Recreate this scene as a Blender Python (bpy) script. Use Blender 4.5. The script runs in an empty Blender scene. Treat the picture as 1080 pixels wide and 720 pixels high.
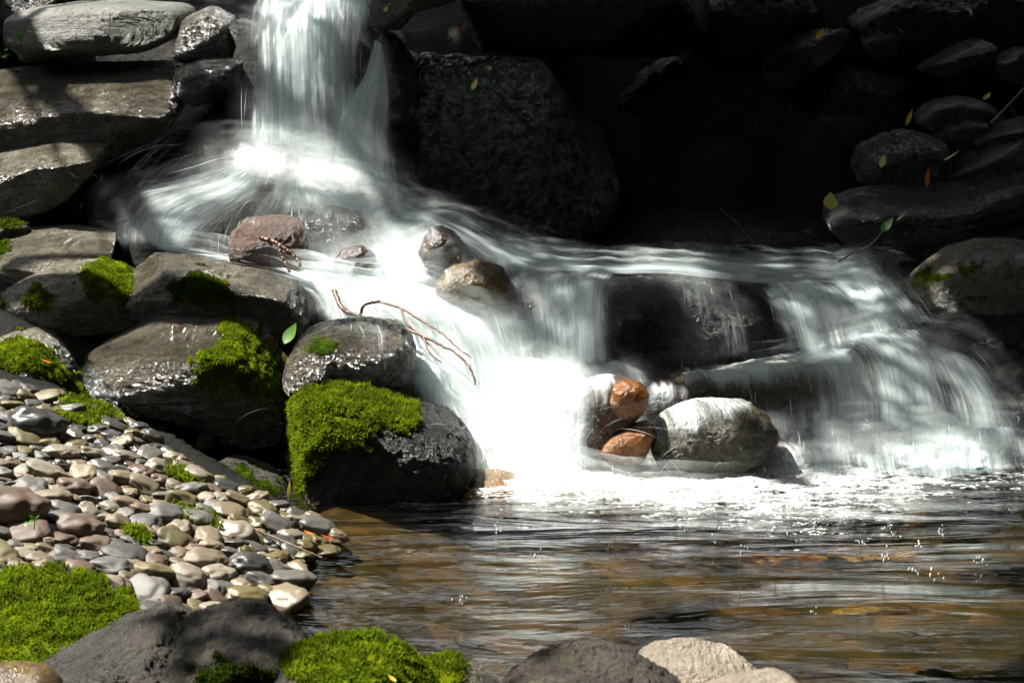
import bpy, math, random
import numpy as np
from mathutils import Vector

S = bpy.context.scene
COL = S.collection
R = math.radians

# ---------------------------------------------------------------- camera, sky, sun, exposure
CAM_Z, PITCH, FPX = 1.3, R(11.3), 1500.0
cam_d = bpy.data.cameras.new('camera'); cam = bpy.data.objects.new('camera', cam_d); COL.objects.link(cam)
cam.location = (0, 0, CAM_Z); cam.rotation_euler = (math.pi/2 - PITCH, 0, 0)
cam_d.sensor_width = 36; cam_d.lens = 50; cam_d.clip_start = 0.05; cam_d.clip_end = 500
cam_d.dof.use_dof = True; cam_d.dof.focus_distance = 4.5; cam_d.dof.aperture_fstop = 7.0
S.camera = cam

SUN = Vector((-0.52, 0.17, 0.835)).normalized()          # towards the sun: high, behind the falls, from the left
W = bpy.data.worlds.new('World'); S.world = W; W.use_nodes = True
nt = W.node_tree; nt.nodes.clear()
sky = nt.nodes.new('ShaderNodeTexSky'); sky.sky_type = 'NISHITA'; sky.sun_disc = False
sky.sun_elevation = math.asin(SUN.z); sky.sun_rotation = math.atan2(SUN.x, SUN.y)
sky.air_density = 1.0; sky.dust_density = 1.5
bg = nt.nodes.new('ShaderNodeBackground'); bg.inputs[1].default_value = 0.06
wo = nt.nodes.new('ShaderNodeOutputWorld')
hs = nt.nodes.new('ShaderNodeHueSaturation'); hs.inputs['Saturation'].default_value = .25      # thin bright haze: a paler sky
nt.links.new(sky.outputs[0], hs.inputs['Color']); nt.links.new(hs.outputs[0], bg.inputs[0]); nt.links.new(bg.outputs[0], wo.inputs[0])
sun_d = bpy.data.lights.new('sun', 'SUN'); sun_d.energy = 5.0; sun_d.angle = R(0.5); sun_d.color = (1.0, 0.96, 0.88)
sun = bpy.data.objects.new('sun', sun_d); COL.objects.link(sun)
sun.rotation_euler = SUN.to_track_quat('Z', 'Y').to_euler()
S.view_settings.view_transform = 'Standard'; S.view_settings.look = 'None'
S.view_settings.exposure = 1.65; S.view_settings.gamma = 1.0; S.view_settings.use_curve_mapping = False
S.render.engine = 'CYCLES'
cy = S.cycles
cy.use_denoising = True; cy.max_bounces = 8; cy.transparent_max_bounces = 40; cy.diffuse_bounces = 3
cy.glossy_bounces = 3; cy.transmission_bounces = 4; cy.sample_clamp_indirect = 4.0; cy.caustics_reflective = False
cy.caustics_refractive = False; cy.use_adaptive_sampling = True; cy.adaptive_threshold = 0.02

# ---------------------------------------------------------------- helpers
rng = np.random.default_rng(11); random.seed(11)
_perm = np.random.default_rng(5).permutation(256); _perm = np.concatenate([_perm, _perm, _perm])
_g = np.random.default_rng(6).normal(size=(256, 3)); _g /= np.linalg.norm(_g, axis=1)[:, None]

def noise(p):
    """gradient noise, about -0.7 .. 0.7"""
    p = np.asarray(p, float); i = np.floor(p).astype(int); f = p - i; i = i & 255
    w = f*f*f*(f*(f*6-15)+10); out = 0
    for dx in (0, 1):
        for dy in (0, 1):
            for dz in (0, 1):
                h = _perm[_perm[_perm[i[:, 0]+dx] + i[:, 1]+dy] + i[:, 2]+dz]
                d = (_g[h] * (f - (dx, dy, dz))).sum(1)
                out = out + d*(w[:, 0] if dx else 1-w[:, 0])*(w[:, 1] if dy else 1-w[:, 1])*(w[:, 2] if dz else 1-w[:, 2])
    return out
def fbm(p, o=4, gain=.5):
    a, s, out = 1.0, 1.0, 0
    for k in range(o): out = out + a*noise(np.asarray(p)*s + 17.3*k); a *= gain; s *= 2.03
    return out
def ridged(p, o=3):
    a, s, out = 1.0, 1.0, 0
    for k in range(o): out = out + a*(1-2*np.abs(noise(np.asarray(p)*s+9.1*k))); a *= .5; s *= 2.1
    return out

def at(px, py, Y):
    """the world point seen at photo pixel px, py (1080 x 720) at ground distance Y"""
    a, b = (px-540)/FPX, (360-py)/FPX
    dy = math.cos(PITCH) + b*math.sin(PITCH); dz = -math.sin(PITCH) + b*math.cos(PITCH)
    t = Y/dy
    return np.array((a*t, Y, CAM_Z + dz*t))
def at_z(px, py, z):
    a, b = (px-540)/FPX, (360-py)/FPX
    dy = math.cos(PITCH) + b*math.sin(PITCH); dz = -math.sin(PITCH) + b*math.cos(PITCH)
    t = (z-CAM_Z)/dz
    return np.array((a*t, dy*t, z))
def pix(P):
    P = np.atleast_2d(P); q = P - (0, 0, CAM_Z)
    f = q[:, 1]*math.cos(PITCH) - q[:, 2]*math.sin(PITCH); u = q[:, 1]*math.sin(PITCH) + q[:, 2]*math.cos(PITCH)
    return np.stack([540 + FPX*q[:, 0]/f, 360 - FPX*u/f], 1)
def inside(poly, q):
    poly = np.asarray(poly, float); r = np.zeros(len(q), bool); n = len(poly); j = n-1
    for i in range(n):
        xi, yi = poly[i]; xj, yj = poly[j]
        c = ((yi > q[:, 1]) != (yj > q[:, 1]))
        r ^= c & (q[:, 0] < (xj-xi)*(q[:, 1]-yi)/((yj-yi) if yj != yi else 1e-9)+xi); j = i
    return r

def mesh_data(name, v, f, uv=None, attrs=None, mats=(), smooth=True):
    me = bpy.data.meshes.new(name)
    v = np.ascontiguousarray(v, np.float32); fl = f if isinstance(f, list) else [f]
    fl = [np.asarray(x, np.int32) for x in fl if len(x)]
    nl = sum(x.size for x in fl); nf = sum(len(x) for x in fl)
    me.vertices.add(len(v)); me.vertices.foreach_set('co', v.ravel())
    me.loops.add(nl); me.polygons.add(nf)
    idx = np.concatenate([x.ravel() for x in fl]); me.loops.foreach_set('vertex_index', idx)
    cnt = np.concatenate([np.full(len(x), x.shape[1], np.int32) for x in fl])
    me.polygons.foreach_set('loop_start', np.concatenate([[0], np.cumsum(cnt)[:-1]]).astype(np.int32))
    me.polygons.foreach_set('use_smooth', np.full(nf, smooth))
    me.update(calc_edges=True)
    if uv is not None:
        l = me.uv_layers.new(name='flow'); l.data.foreach_set('uv', np.ascontiguousarray(uv, np.float32)[idx].ravel())
    for k, a in (attrs or {}).items():
        at_ = me.attributes.new(k, 'FLOAT', 'POINT'); at_.data.foreach_set('value', np.ascontiguousarray(a, np.float32))
    for m in mats: me.materials.append(m)
    me.validate()
    return me
def link(name, me, parent=None, loc=(0, 0, 0)):
    o = bpy.data.objects.new(name, me); COL.objects.link(o); o.location = loc
    if parent: o.parent = parent
    return o
def tag(o, label=None, cat=None, group=None, kind=None):
    for k, v in (('label', label), ('category', cat), ('group', group), ('kind', kind)):
        if v: o[k] = v
    return o

_ico = {}
def ico(n):
    if n in _ico: return _ico[n]
    t = (1+5**.5)/2
    v = [(-1, t, 0), (1, t, 0), (-1, -t, 0), (1, -t, 0), (0, -1, t), (0, 1, t), (0, -1, -t), (0, 1, -t), (t, 0, -1), (t, 0, 1), (-t, 0, -1), (-t, 0, 1)]
    f = [(0, 11, 5), (0, 5, 1), (0, 1, 7), (0, 7, 10), (0, 10, 11), (1, 5, 9), (5, 11, 4), (11, 10, 2), (10, 7, 6), (7, 1, 8), (3, 9, 4), (3, 4, 2), (3, 2, 6), (3, 6, 8), (3, 8, 9), (4, 9, 5), (2, 4, 11), (6, 2, 10), (8, 6, 7), (9, 8, 1)]
    v = np.array(v, float); f = np.array(f); v /= np.linalg.norm(v, axis=1)[:, None]
    for _ in range(n):
        e = np.concatenate([f[:, [0, 1]], f[:, [1, 2]], f[:, [2, 0]]]); e.sort(1)
        ue, inv = np.unique(e, axis=0, return_inverse=True); inv = inv.ravel()
        m = v[ue].mean(1); m /= np.linalg.norm(m, axis=1)[:, None]
        k = len(f); a, b, c = inv[:k]+len(v), inv[k:2*k]+len(v), inv[2*k:]+len(v)
        f = np.concatenate([np.stack(x, 1) for x in ((f[:, 0], a, c), (f[:, 1], b, a), (f[:, 2], c, b), (a, b, c))]); v = np.concatenate([v, m])
    _ico[n] = (v, f); return _ico[n]

# ---------------------------------------------------------------- materials
class NT:
    def __init__(self, name):
        self.m = bpy.data.materials.new(name); self.m.use_nodes = True; self.t = self.m.node_tree; self.t.nodes.clear()
        self.out = self.n('ShaderNodeOutputMaterial')
    def n(self, kind, **kw):
        x = self.t.nodes.new(kind)
        for k, v in kw.items():
            if k.startswith('_'): x.inputs[int(k[1:])].default_value = v
            else: setattr(x, k, v)
        return x
    def l(self, a, b): self.t.links.new(a, b)
    def math(self, op, a, b=None, clamp=False):
        x = self.n('ShaderNodeMath', operation=op, use_clamp=clamp)
        for i, s in enumerate((a, b)):
            if s is None: continue
            if isinstance(s, (int, float)): x.inputs[i].default_value = s
            else: self.l(s, x.inputs[i])
        return x.outputs[0]
    def noise(self, vec, scale, detail=4, rough=.55, dist=0, w=None):
        x = self.n('ShaderNodeTexNoise'); 
        if w is not None: x.noise_dimensions = '4D'; self.l(w, x.inputs['W'])
        x.inputs['Scale'].default_value = scale; x.inputs['Detail'].default_value = detail
        x.inputs['Roughness'].default_value = rough; x.inputs['Distortion'].default_value = dist
        self.l(vec, x.inputs['Vector']); return x.outputs['Fac']
    def ramp(self, fac, stops):
        x = self.n('ShaderNodeValToRGB'); e = x.color_ramp.elements
        while len(e) < len(stops): e.new(.5)
        for el, (p, c) in zip(e, stops): el.position = p; el.color = (*c, 1) if len(c) == 3 else c
        self.l(fac, x.inputs[0]); return x.outputs[0]
    def step(self, fac, a, b):
        x = self.n('ShaderNodeMapRange', interpolation_type='SMOOTHSTEP'); x.inputs[1].default_value = a; x.inputs[2].default_value = b
        self.l(fac, x.inputs[0]); return x.outputs[0]
    def mixc(self, fac, a, b):
        x = self.n('ShaderNodeMix', data_type='RGBA')
        if isinstance(fac, (int, float)): x.inputs[0].default_value = fac
        else: self.l(fac, x.inputs[0])
        for i, s in ((6, a), (7, b)):
            if isinstance(s, tuple): x.inputs[i].default_value = (*s, 1)
            else: self.l(s, x.inputs[i])
        return x.outputs[2]
    def scale(self, vec, s):
        x = self.n('ShaderNodeMapping'); x.inputs['Scale'].default_value = s; self.l(vec, x.inputs['Vector']); return x.outputs[0]

def rock_mat(name, dark, mid, light, rough=(.25, .6), bump=.6, bscale=28, algae=0.0, algae_col=(.035, .05, .012), strata=0.0, spec=.5, warm=None, bdist=.03):
    N = NT(name); oi = N.n('ShaderNodeObjectInfo'); tc = N.n('ShaderNodeTexCoord')
    w = N.math('MULTIPLY', oi.outputs['Random'], 40.0); o = tc.outputs['Object']
    big = N.noise(o, 5, 6, .6, .4, w); fine = N.noise(o, 120, 5, .75, 0, w); med = N.noise(o, bscale, 8, .65, .3, w)
    f = N.math('ADD', N.math('MULTIPLY', big, .5), N.math('MULTIPLY', fine, .5))
    c = N.ramp(f, [(.36, dark), (.51, mid), (.66, light)])
    ck = N.noise(N.scale(o, (1, 1, 1.8)), 4.5, 5, .6, .8, w); ck = N.math('ABSOLUTE', N.math('SUBTRACT', ck, .5)); ck = N.step(ck, .0, .007)
    c = N.mixc(ck, tuple(x*.7+y*.3 for x, y in zip(dark, mid)), c)
    if warm: c = N.mixc(N.step(N.noise(o, 3.2, 4, .6, .6, w), .5, .66), c, warm)
    if algae: c = N.mixc(N.math('MULTIPLY', N.step(N.noise(o, 9, 7, .7, .5, w), .5, .68), algae), c, algae_col)
    rg = N.n('ShaderNodeMapRange'); rg.inputs[1].default_value = .3; rg.inputs[2].default_value = .7
    rg.inputs[3].default_value = rough[0]; rg.inputs[4].default_value = rough[1]; N.l(N.noise(o, 11, 5, .7, 0, w), rg.inputs[0])
    h = N.math('ADD', N.math('MULTIPLY', med, 1.0), N.math('MULTIPLY', fine, .45))
    v = N.n('ShaderNodeTexVoronoi', feature='F1'); v.inputs['Scale'].default_value = bscale*1.1; N.l(o, v.inputs['Vector'])
    h = N.math('ADD', h, N.math('MULTIPLY', v.outputs['Distance'], .35))
    h = N.math('ADD', h, N.math('MULTIPLY', ck, .25))
    if strata:
        h = N.math('ADD', h, N.math('MULTIPLY', N.noise(N.scale(o, (2.5, 2.5, 26)), 1, 6, .65, .6, w), strata))
    b = N.n('ShaderNodeBump'); b.inputs['Strength'].default_value = bump; b.inputs['Distance'].default_value = bdist
    N.l(h, b.inputs['Height'])
    p = N.n('ShaderNodeBsdfPrincipled'); N.l(c, p.inputs['Base Color']); N.l(rg.outputs[0], p.inputs['Roughness']); N.l(b.outputs[0], p.inputs['Normal'])
    p.inputs['Specular IOR Level'].default_value = spec
    N.l(p.outputs[0], N.out.inputs[0]); return N.m

M = {}
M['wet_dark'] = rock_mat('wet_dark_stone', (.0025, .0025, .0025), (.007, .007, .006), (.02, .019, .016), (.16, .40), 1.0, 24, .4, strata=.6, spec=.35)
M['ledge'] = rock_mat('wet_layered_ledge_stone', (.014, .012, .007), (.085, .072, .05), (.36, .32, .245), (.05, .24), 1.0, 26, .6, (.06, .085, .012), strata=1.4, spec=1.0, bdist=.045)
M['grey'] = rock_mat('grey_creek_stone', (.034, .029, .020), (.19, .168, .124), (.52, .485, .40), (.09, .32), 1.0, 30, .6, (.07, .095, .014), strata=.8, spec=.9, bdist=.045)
M['shade_grey'] = rock_mat('shaded_grey_stone', (.008, .008, .007), (.023, .023, .020), (.07, .07, .062), (.07, .3), 1.0, 26, .4, strata=1.0, spec=.8, bdist=.045)  # darker copy of the grey stone, shade put into its colour
M['slab'] = rock_mat('pale_olive_slab_stone', (.026, .027, .018), (.07, .072, .05), (.14, .142, .11), (.3, .65), .5, 20, .3, strata=1.0)
M['brown'] = rock_mat('wet_reddish_brown_stone', (.03, .014, .009), (.085, .04, .024), (.16, .085, .055), (.2, .5), .8, 26, 0)
M['orange'] = rock_mat('wet_orange_stone', (.055, .015, .003), (.17, .058, .010), (.30, .125, .024), (.10, .32), .45, 24, 0)
M['pale'] = rock_mat('pale_boulder_stone', (.010, .009, .005), (.042, .036, .019), (.14, .122, .085), (.12, .35), .6, 26, .6, (.09, .07, .015))
M['tan'] = rock_mat('tan_pink_dry_stone', (.07, .052, .036), (.165, .135, .10), (.29, .245, .195), (.55, .85), .5, 22, .1)
M['fore'] = rock_mat('dark_lichen_stone', (.009, .007, .004), (.026, .020, .012), (.10, .08, .052), (.4, .8), 1.0, 16, .35)
M['olive'] = rock_mat('olive_algae_ledge_stone', (.025, .021, .007), (.08, .066, .02), (.17, .14, .05), (.1, .4), .7, 22, .4, strata=.4)
M['violet'] = rock_mat('wet_purple_brown_stone', (.025, .016, .016), (.07, .048, .046), (.14, .105, .10), (.1, .35), .4, 20, 0)
M['yellowbrown'] = rock_mat('wet_brown_olive_stone', (.03, .018, .008), (.075, .048, .022), (.13, .09, .04), (.1, .35), .4, 20, 0, warm=(.16, .11, .015))
M['amber'] = rock_mat('wet_amber_stone', (.08, .04, .012), (.2, .12, .05), (.36, .27, .17), (.06, .3), .5, 24, 0)

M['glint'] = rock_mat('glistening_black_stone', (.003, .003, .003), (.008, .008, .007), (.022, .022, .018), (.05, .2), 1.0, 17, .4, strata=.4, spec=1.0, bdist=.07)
def soil_mat():
    N = NT('dark_wet_gorge_soil'); g = N.n('ShaderNodeNewGeometry'); o = g.outputs['Position']
    c = N.ramp(N.noise(o, 2.5, 9, .65, .3), [(.3, (.003, .003, .0025)), (.52, (.008, .007, .005)), (.75, (.018, .016, .012))])
    b = N.n('ShaderNodeBump'); b.inputs['Strength'].default_value = .8; b.inputs['Distance'].default_value = .05
    N.l(N.noise(o, 14, 10, .68, .3), b.inputs['Height'])
    p = N.n('ShaderNodeBsdfPrincipled'); p.inputs['Roughness'].default_value = .7; p.inputs['Specular IOR Level'].default_value = .15; N.l(c, p.inputs['Base Color']); N.l(b.outputs[0], p.inputs['Normal'])
    N.l(p.outputs[0], N.out.inputs[0]); return N.m
M['soil'] = soil_mat()
def bed_mat():
    N = NT('brown_pool_bed'); g = N.n('ShaderNodeNewGeometry'); o = g.outputs['Position']
    v = N.n('ShaderNodeTexVoronoi'); v.inputs['Scale'].default_value = 11; N.l(N.scale(o, (.7, 1, 1)), v.inputs['Vector'])
    h = N.n('ShaderNodeSeparateColor'); N.l(v.outputs['Color'], h.inputs[0])
    c = N.ramp(N.noise(o, 3.4, 5, .55, .6), [(.36, (.003, .003, .0015)), (.47, (.008, .0075, .0025)), (.56, (.024, .018, .005)), (.68, (.06, .042, .012))])
    c = N.mixc(N.math('MULTIPLY', N.step(h.outputs[0], .55, .9), .3), c, (.12, .055, .018))
    p = N.n('ShaderNodeBsdfPrincipled'); p.inputs['Roughness'].default_value = .8; N.l(c, p.inputs['Base Color'])
    b = N.n('ShaderNodeBump'); b.inputs['Strength'].default_value = .7; b.inputs['Distance'].default_value = .04; b.invert = True
    N.l(v.outputs['Distance'], b.inputs['Height']); N.l(b.outputs[0], p.inputs['Normal'])
    N.l(p.outputs[0], N.out.inputs[0]); return N.m
M['bed'] = bed_mat()

def moss_mat(name, a, b, c):
    N = NT(name); g = N.n('ShaderNodeNewGeometry'); o = g.outputs['Position']
    f = N.math('ADD', N.math('MULTIPLY', N.noise(o, 22, 5, .6), .6), N.math('MULTIPLY', N.noise(o, 160, 3, .6), .4))
    col = N.ramp(f, [(.38, a), (.54, b), (.70, c)])
    col = N.mixc(N.step(N.noise(o, 12, 6, .7, .6), .48, .66), col, tuple(x*.5+y for x, y in zip(b, (.02, .005, .004))))
    col = N.mixc(N.step(N.noise(o, 11, 4, .6), .56, .72), col, tuple(min(1, x*1.25+y) for x, y in zip(b, (.10, .06, 0))))
    d = N.n('ShaderNodeBsdfDiffuse'); t = N.n('ShaderNodeBsdfTranslucent'); N.l(col, d.inputs[0]); N.l(col, t.inputs[0])
    mx = N.n('ShaderNodeMixShader'); mx.inputs[0].default_value = .45; N.l(d.outputs[0], mx.inputs[1]); N.l(t.outputs[0], mx.inputs[2])
    N.l(mx.outputs[0], N.out.inputs[0]); return N.m
# (colours below, mixed by noise: painted shade of hollows, body, painted yellow highlights)
M['moss'] = moss_mat('bright_green_moss', (.05, .075, .006), (.16, .235, .010), (.31, .37, .022))
M['moss_dark'] = moss_mat('dark_green_moss', (.02, .04, .004), (.06, .10, .008), (.13, .19, .012))

def leaf_mat(name, col, trans=.5):
    N = NT(name); g = N.n('ShaderNodeTexCoord'); o = g.outputs['Object']
    c = N.mixc(N.noise(o, 60, 4, .6), tuple(x*.6 for x in col), tuple(min(1, x*1.3) for x in col))
    d = N.n('ShaderNodeBsdfPrincipled'); d.inputs['Roughness'].default_value = .45; t = N.n('ShaderNodeBsdfTranslucent'); N.l(c, d.inputs['Base Color']); N.l(c, t.inputs[0])
    mx = N.n('ShaderNodeMixShader'); mx.inputs[0].default_value = trans; N.l(d.outputs[0], mx.inputs[1]); N.l(t.outputs[0], mx.inputs[2])
    N.l(mx.outputs[0], N.out.inputs[0]); return N.m
M['leaf_yellow'] = leaf_mat('yellow_autumn_leaf', (.62, .42, .05), .3)
M['leaf_pale'] = leaf_mat('pale_yellow_leaf', (.62, .55, .14), .3)
M['leaf_orange'] = leaf_mat('orange_leaf', (.5, .16, .02), .3)
M['leaf_red'] = leaf_mat('red_brown_leaf', (.3, .06, .02), .3)
M['leaf_green'] = leaf_mat('fresh_green_leaf', (.09, .25, .02))
M['leaf_dkgreen'] = leaf_mat('deep_green_leaf', (.035, .10, .02))
M['canopy'] = leaf_mat('tree_leaf', (.05, .10, .02), .35)
def bark_mat(name, a, b):
    N = NT(name); tc = N.n('ShaderNodeTexCoord'); o = tc.outputs['Object']
    n = N.noise(N.scale(o, (1, 1, .3)), 60, 6, .65); c = N.ramp(n, [(.35, a), (.65, b)])
    p = N.n('ShaderNodeBsdfPrincipled'); p.inputs['Roughness'].default_value = .45; N.l(c, p.inputs['Base Color'])
    bm = N.n('ShaderNodeBump'); bm.inputs['Strength'].default_value = .6; bm.inputs['Distance'].default_value = .004; N.l(n, bm.inputs['Height']); N.l(bm.outputs[0], p.inputs['Normal'])
    N.l(p.outputs[0], N.out.inputs[0]); return N.m
M['bark'] = bark_mat('brown_bark', (.03, .022, .015), (.10, .075, .05))
M['twig'] = bark_mat('wet_brown_twig', (.035, .014, .006), (.17, .075, .03))
M['stem'] = bark_mat('dry_grey_stem', (.05, .04, .03), (.2, .17, .13))

def water_mat(name, col=(.79, .865, .875), su=28, sv=1.1, lo=.45, e0=.28, e1=.72, trans=.55, fine=.2, soft=.65, bump=.75):
    """silky falling water: soft streaks run along the flow (UV v); their cover follows the vertex density"""
    N = NT(name); uv = N.n('ShaderNodeUVMap', uv_map='flow').outputs[0]
    den = N.n('ShaderNodeAttribute', attribute_name='dens').outputs['Fac']
    a = N.noise(N.scale(uv, (su, sv*1.6, 1)), 1, 3, .55, .35); b = N.noise(N.scale(uv, (su*4, sv*2.5, 1)), 1, 3, .6, .2)
    c = N.noise(N.scale(uv, (su*.22, sv*2.6, 1)), 1, 3, .55, .5)
    s = N.math('ADD', N.math('ADD', N.math('MULTIPLY', a, .38), N.math('MULTIPLY', b, fine)), N.math('MULTIPLY', c, .62-fine))
    st = N.step(s, e0, e1)
    # cover: density shifts a soft threshold through the streaks, so dense water closes up and thin water breaks into threads
    x = N.math('SUBTRACT', N.math('ADD', N.math('MULTIPLY', den, 1+soft), st), 1.0)
    thr = N.step(x, 0.0, soft+.35)
    al = N.math('ADD', N.math('MULTIPLY', thr, .8), N.math('MULTIPLY', N.math('MULTIPLY', den, den), lo), True)
    d = N.n('ShaderNodeBsdfDiffuse', _0=(*col, 1)); t = N.n('ShaderNodeBsdfTranslucent', _0=(*col, 1)); g = N.n('ShaderNodeBsdfGlossy', _1=.3)
    bm = N.n('ShaderNodeBump'); bm.inputs['Strength'].default_value = bump; bm.inputs['Distance'].default_value = .03; N.l(N.math('ADD', N.math('MULTIPLY', a, .5), N.math('MULTIPLY', c, 1.3)), bm.inputs['Height'])
    for y in (d, t, g): N.l(bm.outputs[0], y.inputs['Normal'])
    m1 = N.n('ShaderNodeMixShader'); m1.inputs[0].default_value = trans; N.l(d.outputs[0], m1.inputs[1]); N.l(t.outputs[0], m1.inputs[2])
    m2 = N.n('ShaderNodeMixShader'); m2.inputs[0].default_value = .03; N.l(m1.outputs[0], m2.inputs[1]); N.l(g.outputs[0], m2.inputs[2])
    tr = N.n('ShaderNodeBsdfTransparent'); m3 = N.n('ShaderNodeMixShader')
    N.l(al, m3.inputs[0]); N.l(tr.outputs[0], m3.inputs[1]); N.l(m2.outputs[0], m3.inputs[2]); N.l(m3.outputs[0], N.out.inputs[0])
    return N.m
M['fall'] = water_mat('silky_falling_water')
M['curtain'] = water_mat('bright_streaked_curtain', (.79, .865, .875), su=20, sv=.8, fine=.3, e0=.36, e1=.64, lo=.3)
M['run'] = water_mat('streaked_shaded_fall', (.79, .88, .885), su=26, sv=.9, fine=.32, e0=.34, e1=.66, lo=.35)
M['film'] = water_mat('thin_water_film', su=50, sv=1.6, lo=.15)
M['veil'] = water_mat('fringed_water_veil', su=46, sv=2.0, lo=.2, fine=.35, soft=.55)
M['foam'] = water_mat('boiling_foam', (.87, .90, .90), su=14, sv=6, lo=.75, e0=.2, e1=.6, bump=.25)
M['flat'] = water_mat('fast_smooth_water', su=26, sv=.8, lo=.4)
def mist_mat():
    N = NT('soft_mist_over_falling_water'); g = N.n('ShaderNodeNewGeometry').outputs['Position']; den = N.n('ShaderNodeAttribute', attribute_name='dens').outputs['Fac']
    al = N.math('MULTIPLY', den, N.step(N.noise(N.scale(g, (1, 1, .6)), 7, 4, .6, .3), .25, .75), True)
    d = N.n('ShaderNodeBsdfDiffuse', _0=(.80, .87, .86, 1)); t = N.n('ShaderNodeBsdfTranslucent', _0=(.80, .87, .86, 1)); tr = N.n('ShaderNodeBsdfTransparent')
    m1 = N.n('ShaderNodeMixShader', _0=.55); N.l(d.outputs[0], m1.inputs[1]); N.l(t.outputs[0], m1.inputs[2])
    m3 = N.n('ShaderNodeMixShader'); N.l(al, m3.inputs[0]); N.l(tr.outputs[0], m3.inputs[1]); N.l(m1.outputs[0], m3.inputs[2]); N.l(m3.outputs[0], N.out.inputs[0]); return N.m
M['mist'] = mist_mat()
M['spray'] = water_mat('fine_spray', su=1, sv=1, lo=.9)

def pool_mat():
    N = NT('clear_brown_pool_water'); g = N.n('ShaderNodeNewGeometry'); o = g.outputs['Position']
    h = N.math('ADD', N.math('ADD', N.math('MULTIPLY', N.noise(N.scale(o, (2.0, 11, 1)), 1, 4, .5, .8), .6), N.math('MULTIPLY', N.noise(N.scale(o, (.8, 3.6, 1)), 1, 4, .5, .9), 3.0)), N.math('MULTIPLY', N.noise(N.scale(o, (5, 32, 1)), 1, 3, .6, .6), .12))
    b = N.n('ShaderNodeBump'); b.inputs['Strength'].default_value = .9; b.inputs['Distance'].default_value = .045; N.l(h, b.inputs['Height'])
    gl = N.n('ShaderNodeBsdfGlossy', _1=.09); gl.inputs[0].default_value = (1, 1, 1, 1); N.l(b.outputs[0], gl.inputs['Normal'])
    rf = N.n('ShaderNodeBsdfTransparent', _0=(.76, .68, .44, 1))
    fr = N.n('ShaderNodeFresnel'); fr.inputs[0].default_value = 1.33
    b2 = N.n('ShaderNodeBump'); b2.inputs['Strength'].default_value = .3; b2.inputs['Distance'].default_value = .03; N.l(h, b2.inputs['Height']); N.l(b2.outputs[0], fr.inputs['Normal'])
    mx = N.n('ShaderNodeMixShader'); N.l(N.math('MULTIPLY', fr.outputs[0], 2.4, True), mx.inputs[0]); N.l(rf.outputs[0], mx.inputs[1]); N.l(gl.outputs[0], mx.inputs[2])
    N.l(mx.outputs[0], N.out.inputs[0]); return N.m
M['pool'] = pool_mat()

# ---------------------------------------------------------------- water control lines (photo pixel x, y, ground distance, density)
WATER = {}
WATER['curtain'] = [
 [(262,2,6.35,.1),(256,38,6.15,.15),(258,90,6.08,.15),(262,182,5.97,.3)],
 [(275,0,6.4,.8),(270,42,6.15,.8),(270,95,6.07,.8),(274,190,5.95,.8)],
 [(300,-5,6.4,.8),(296,38,6.15,.95),(298,95,6.06,.62),(302,194,5.95,.8)],
 [(325,-8,6.4,1),(325,30,6.15,1),(326,90,6.06,.6),(330,200,5.94,.75)],
 [(350,-10,6.4,1),(350,20,6.18,.95),(350,90,6.08,.5),(350,205,5.93,.7)],
 [(368,-10,6.4,.8),(366,15,6.2,.7),(364,70,6.12,.45),(362,120,6.07,.6),(362,206,5.94,.75)],
 [(384,-4,6.4,.7),(382,18,6.22,.55),(376,72,6.12,.2),(378,130,6.05,.5),(382,212,5.92,.7)],
 [(400,10,6.4,.3),(398,30,6.24,.3),(396,80,6.14,.3),(400,140,6.06,.5),(408,218,5.92,.4)]]
WATER['side_fan'] = [
 [(394,38,6.2,.2),(383,75,6.1,.3),(360,115,6.02,.4),(348,160,5.96,.5),(338,204,5.9,.6)],
 [(398,42,6.2,.7),(391,80,6.1,.9),(372,135,6.0,.9),(362,208,5.90,.9)],
 [(401,45,6.2,.8),(400,82,6.1,1),(396,140,6.0,1),(392,216,5.88,1)],
 [(405,52,6.2,.5),(409,87,6.1,.6),(411,140,6.0,.7),(413,222,5.88,.7)],
 [(407,55,6.2,.0),(412,90,6.1,.0),(415,140,6.0,.1),(419,216,5.93,.2)]]
WATER['apron'] = [
 [(262,160,6.03,.2),(220,168,5.97,.15),(165,182,5.87,.1),(116,194,5.80,.0),(92,230,5.72,.0),(88,262,5.6,.0)],
 [(266,172,6.0,1),(225,184,5.9,.75),(170,194,5.78,.55),(128,204,5.70,.28),(122,236,5.60,.14),(128,266,5.5,.4)],
 [(270,178,5.98,1),(240,192,5.88,1),(195,208,5.75,.95),(165,230,5.62,.8),(155,264,5.5,.75)],
 [(278,180,5.97,1),(260,200,5.87,1),(230,222,5.72,.9),(205,248,5.58,.8),(195,272,5.45,1)],
 [(290,182,5.96,1),(285,205,5.85,.9),(262,226,5.7,.7),(240,253,5.58,.7),(232,279,5.45,1)]]
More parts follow.
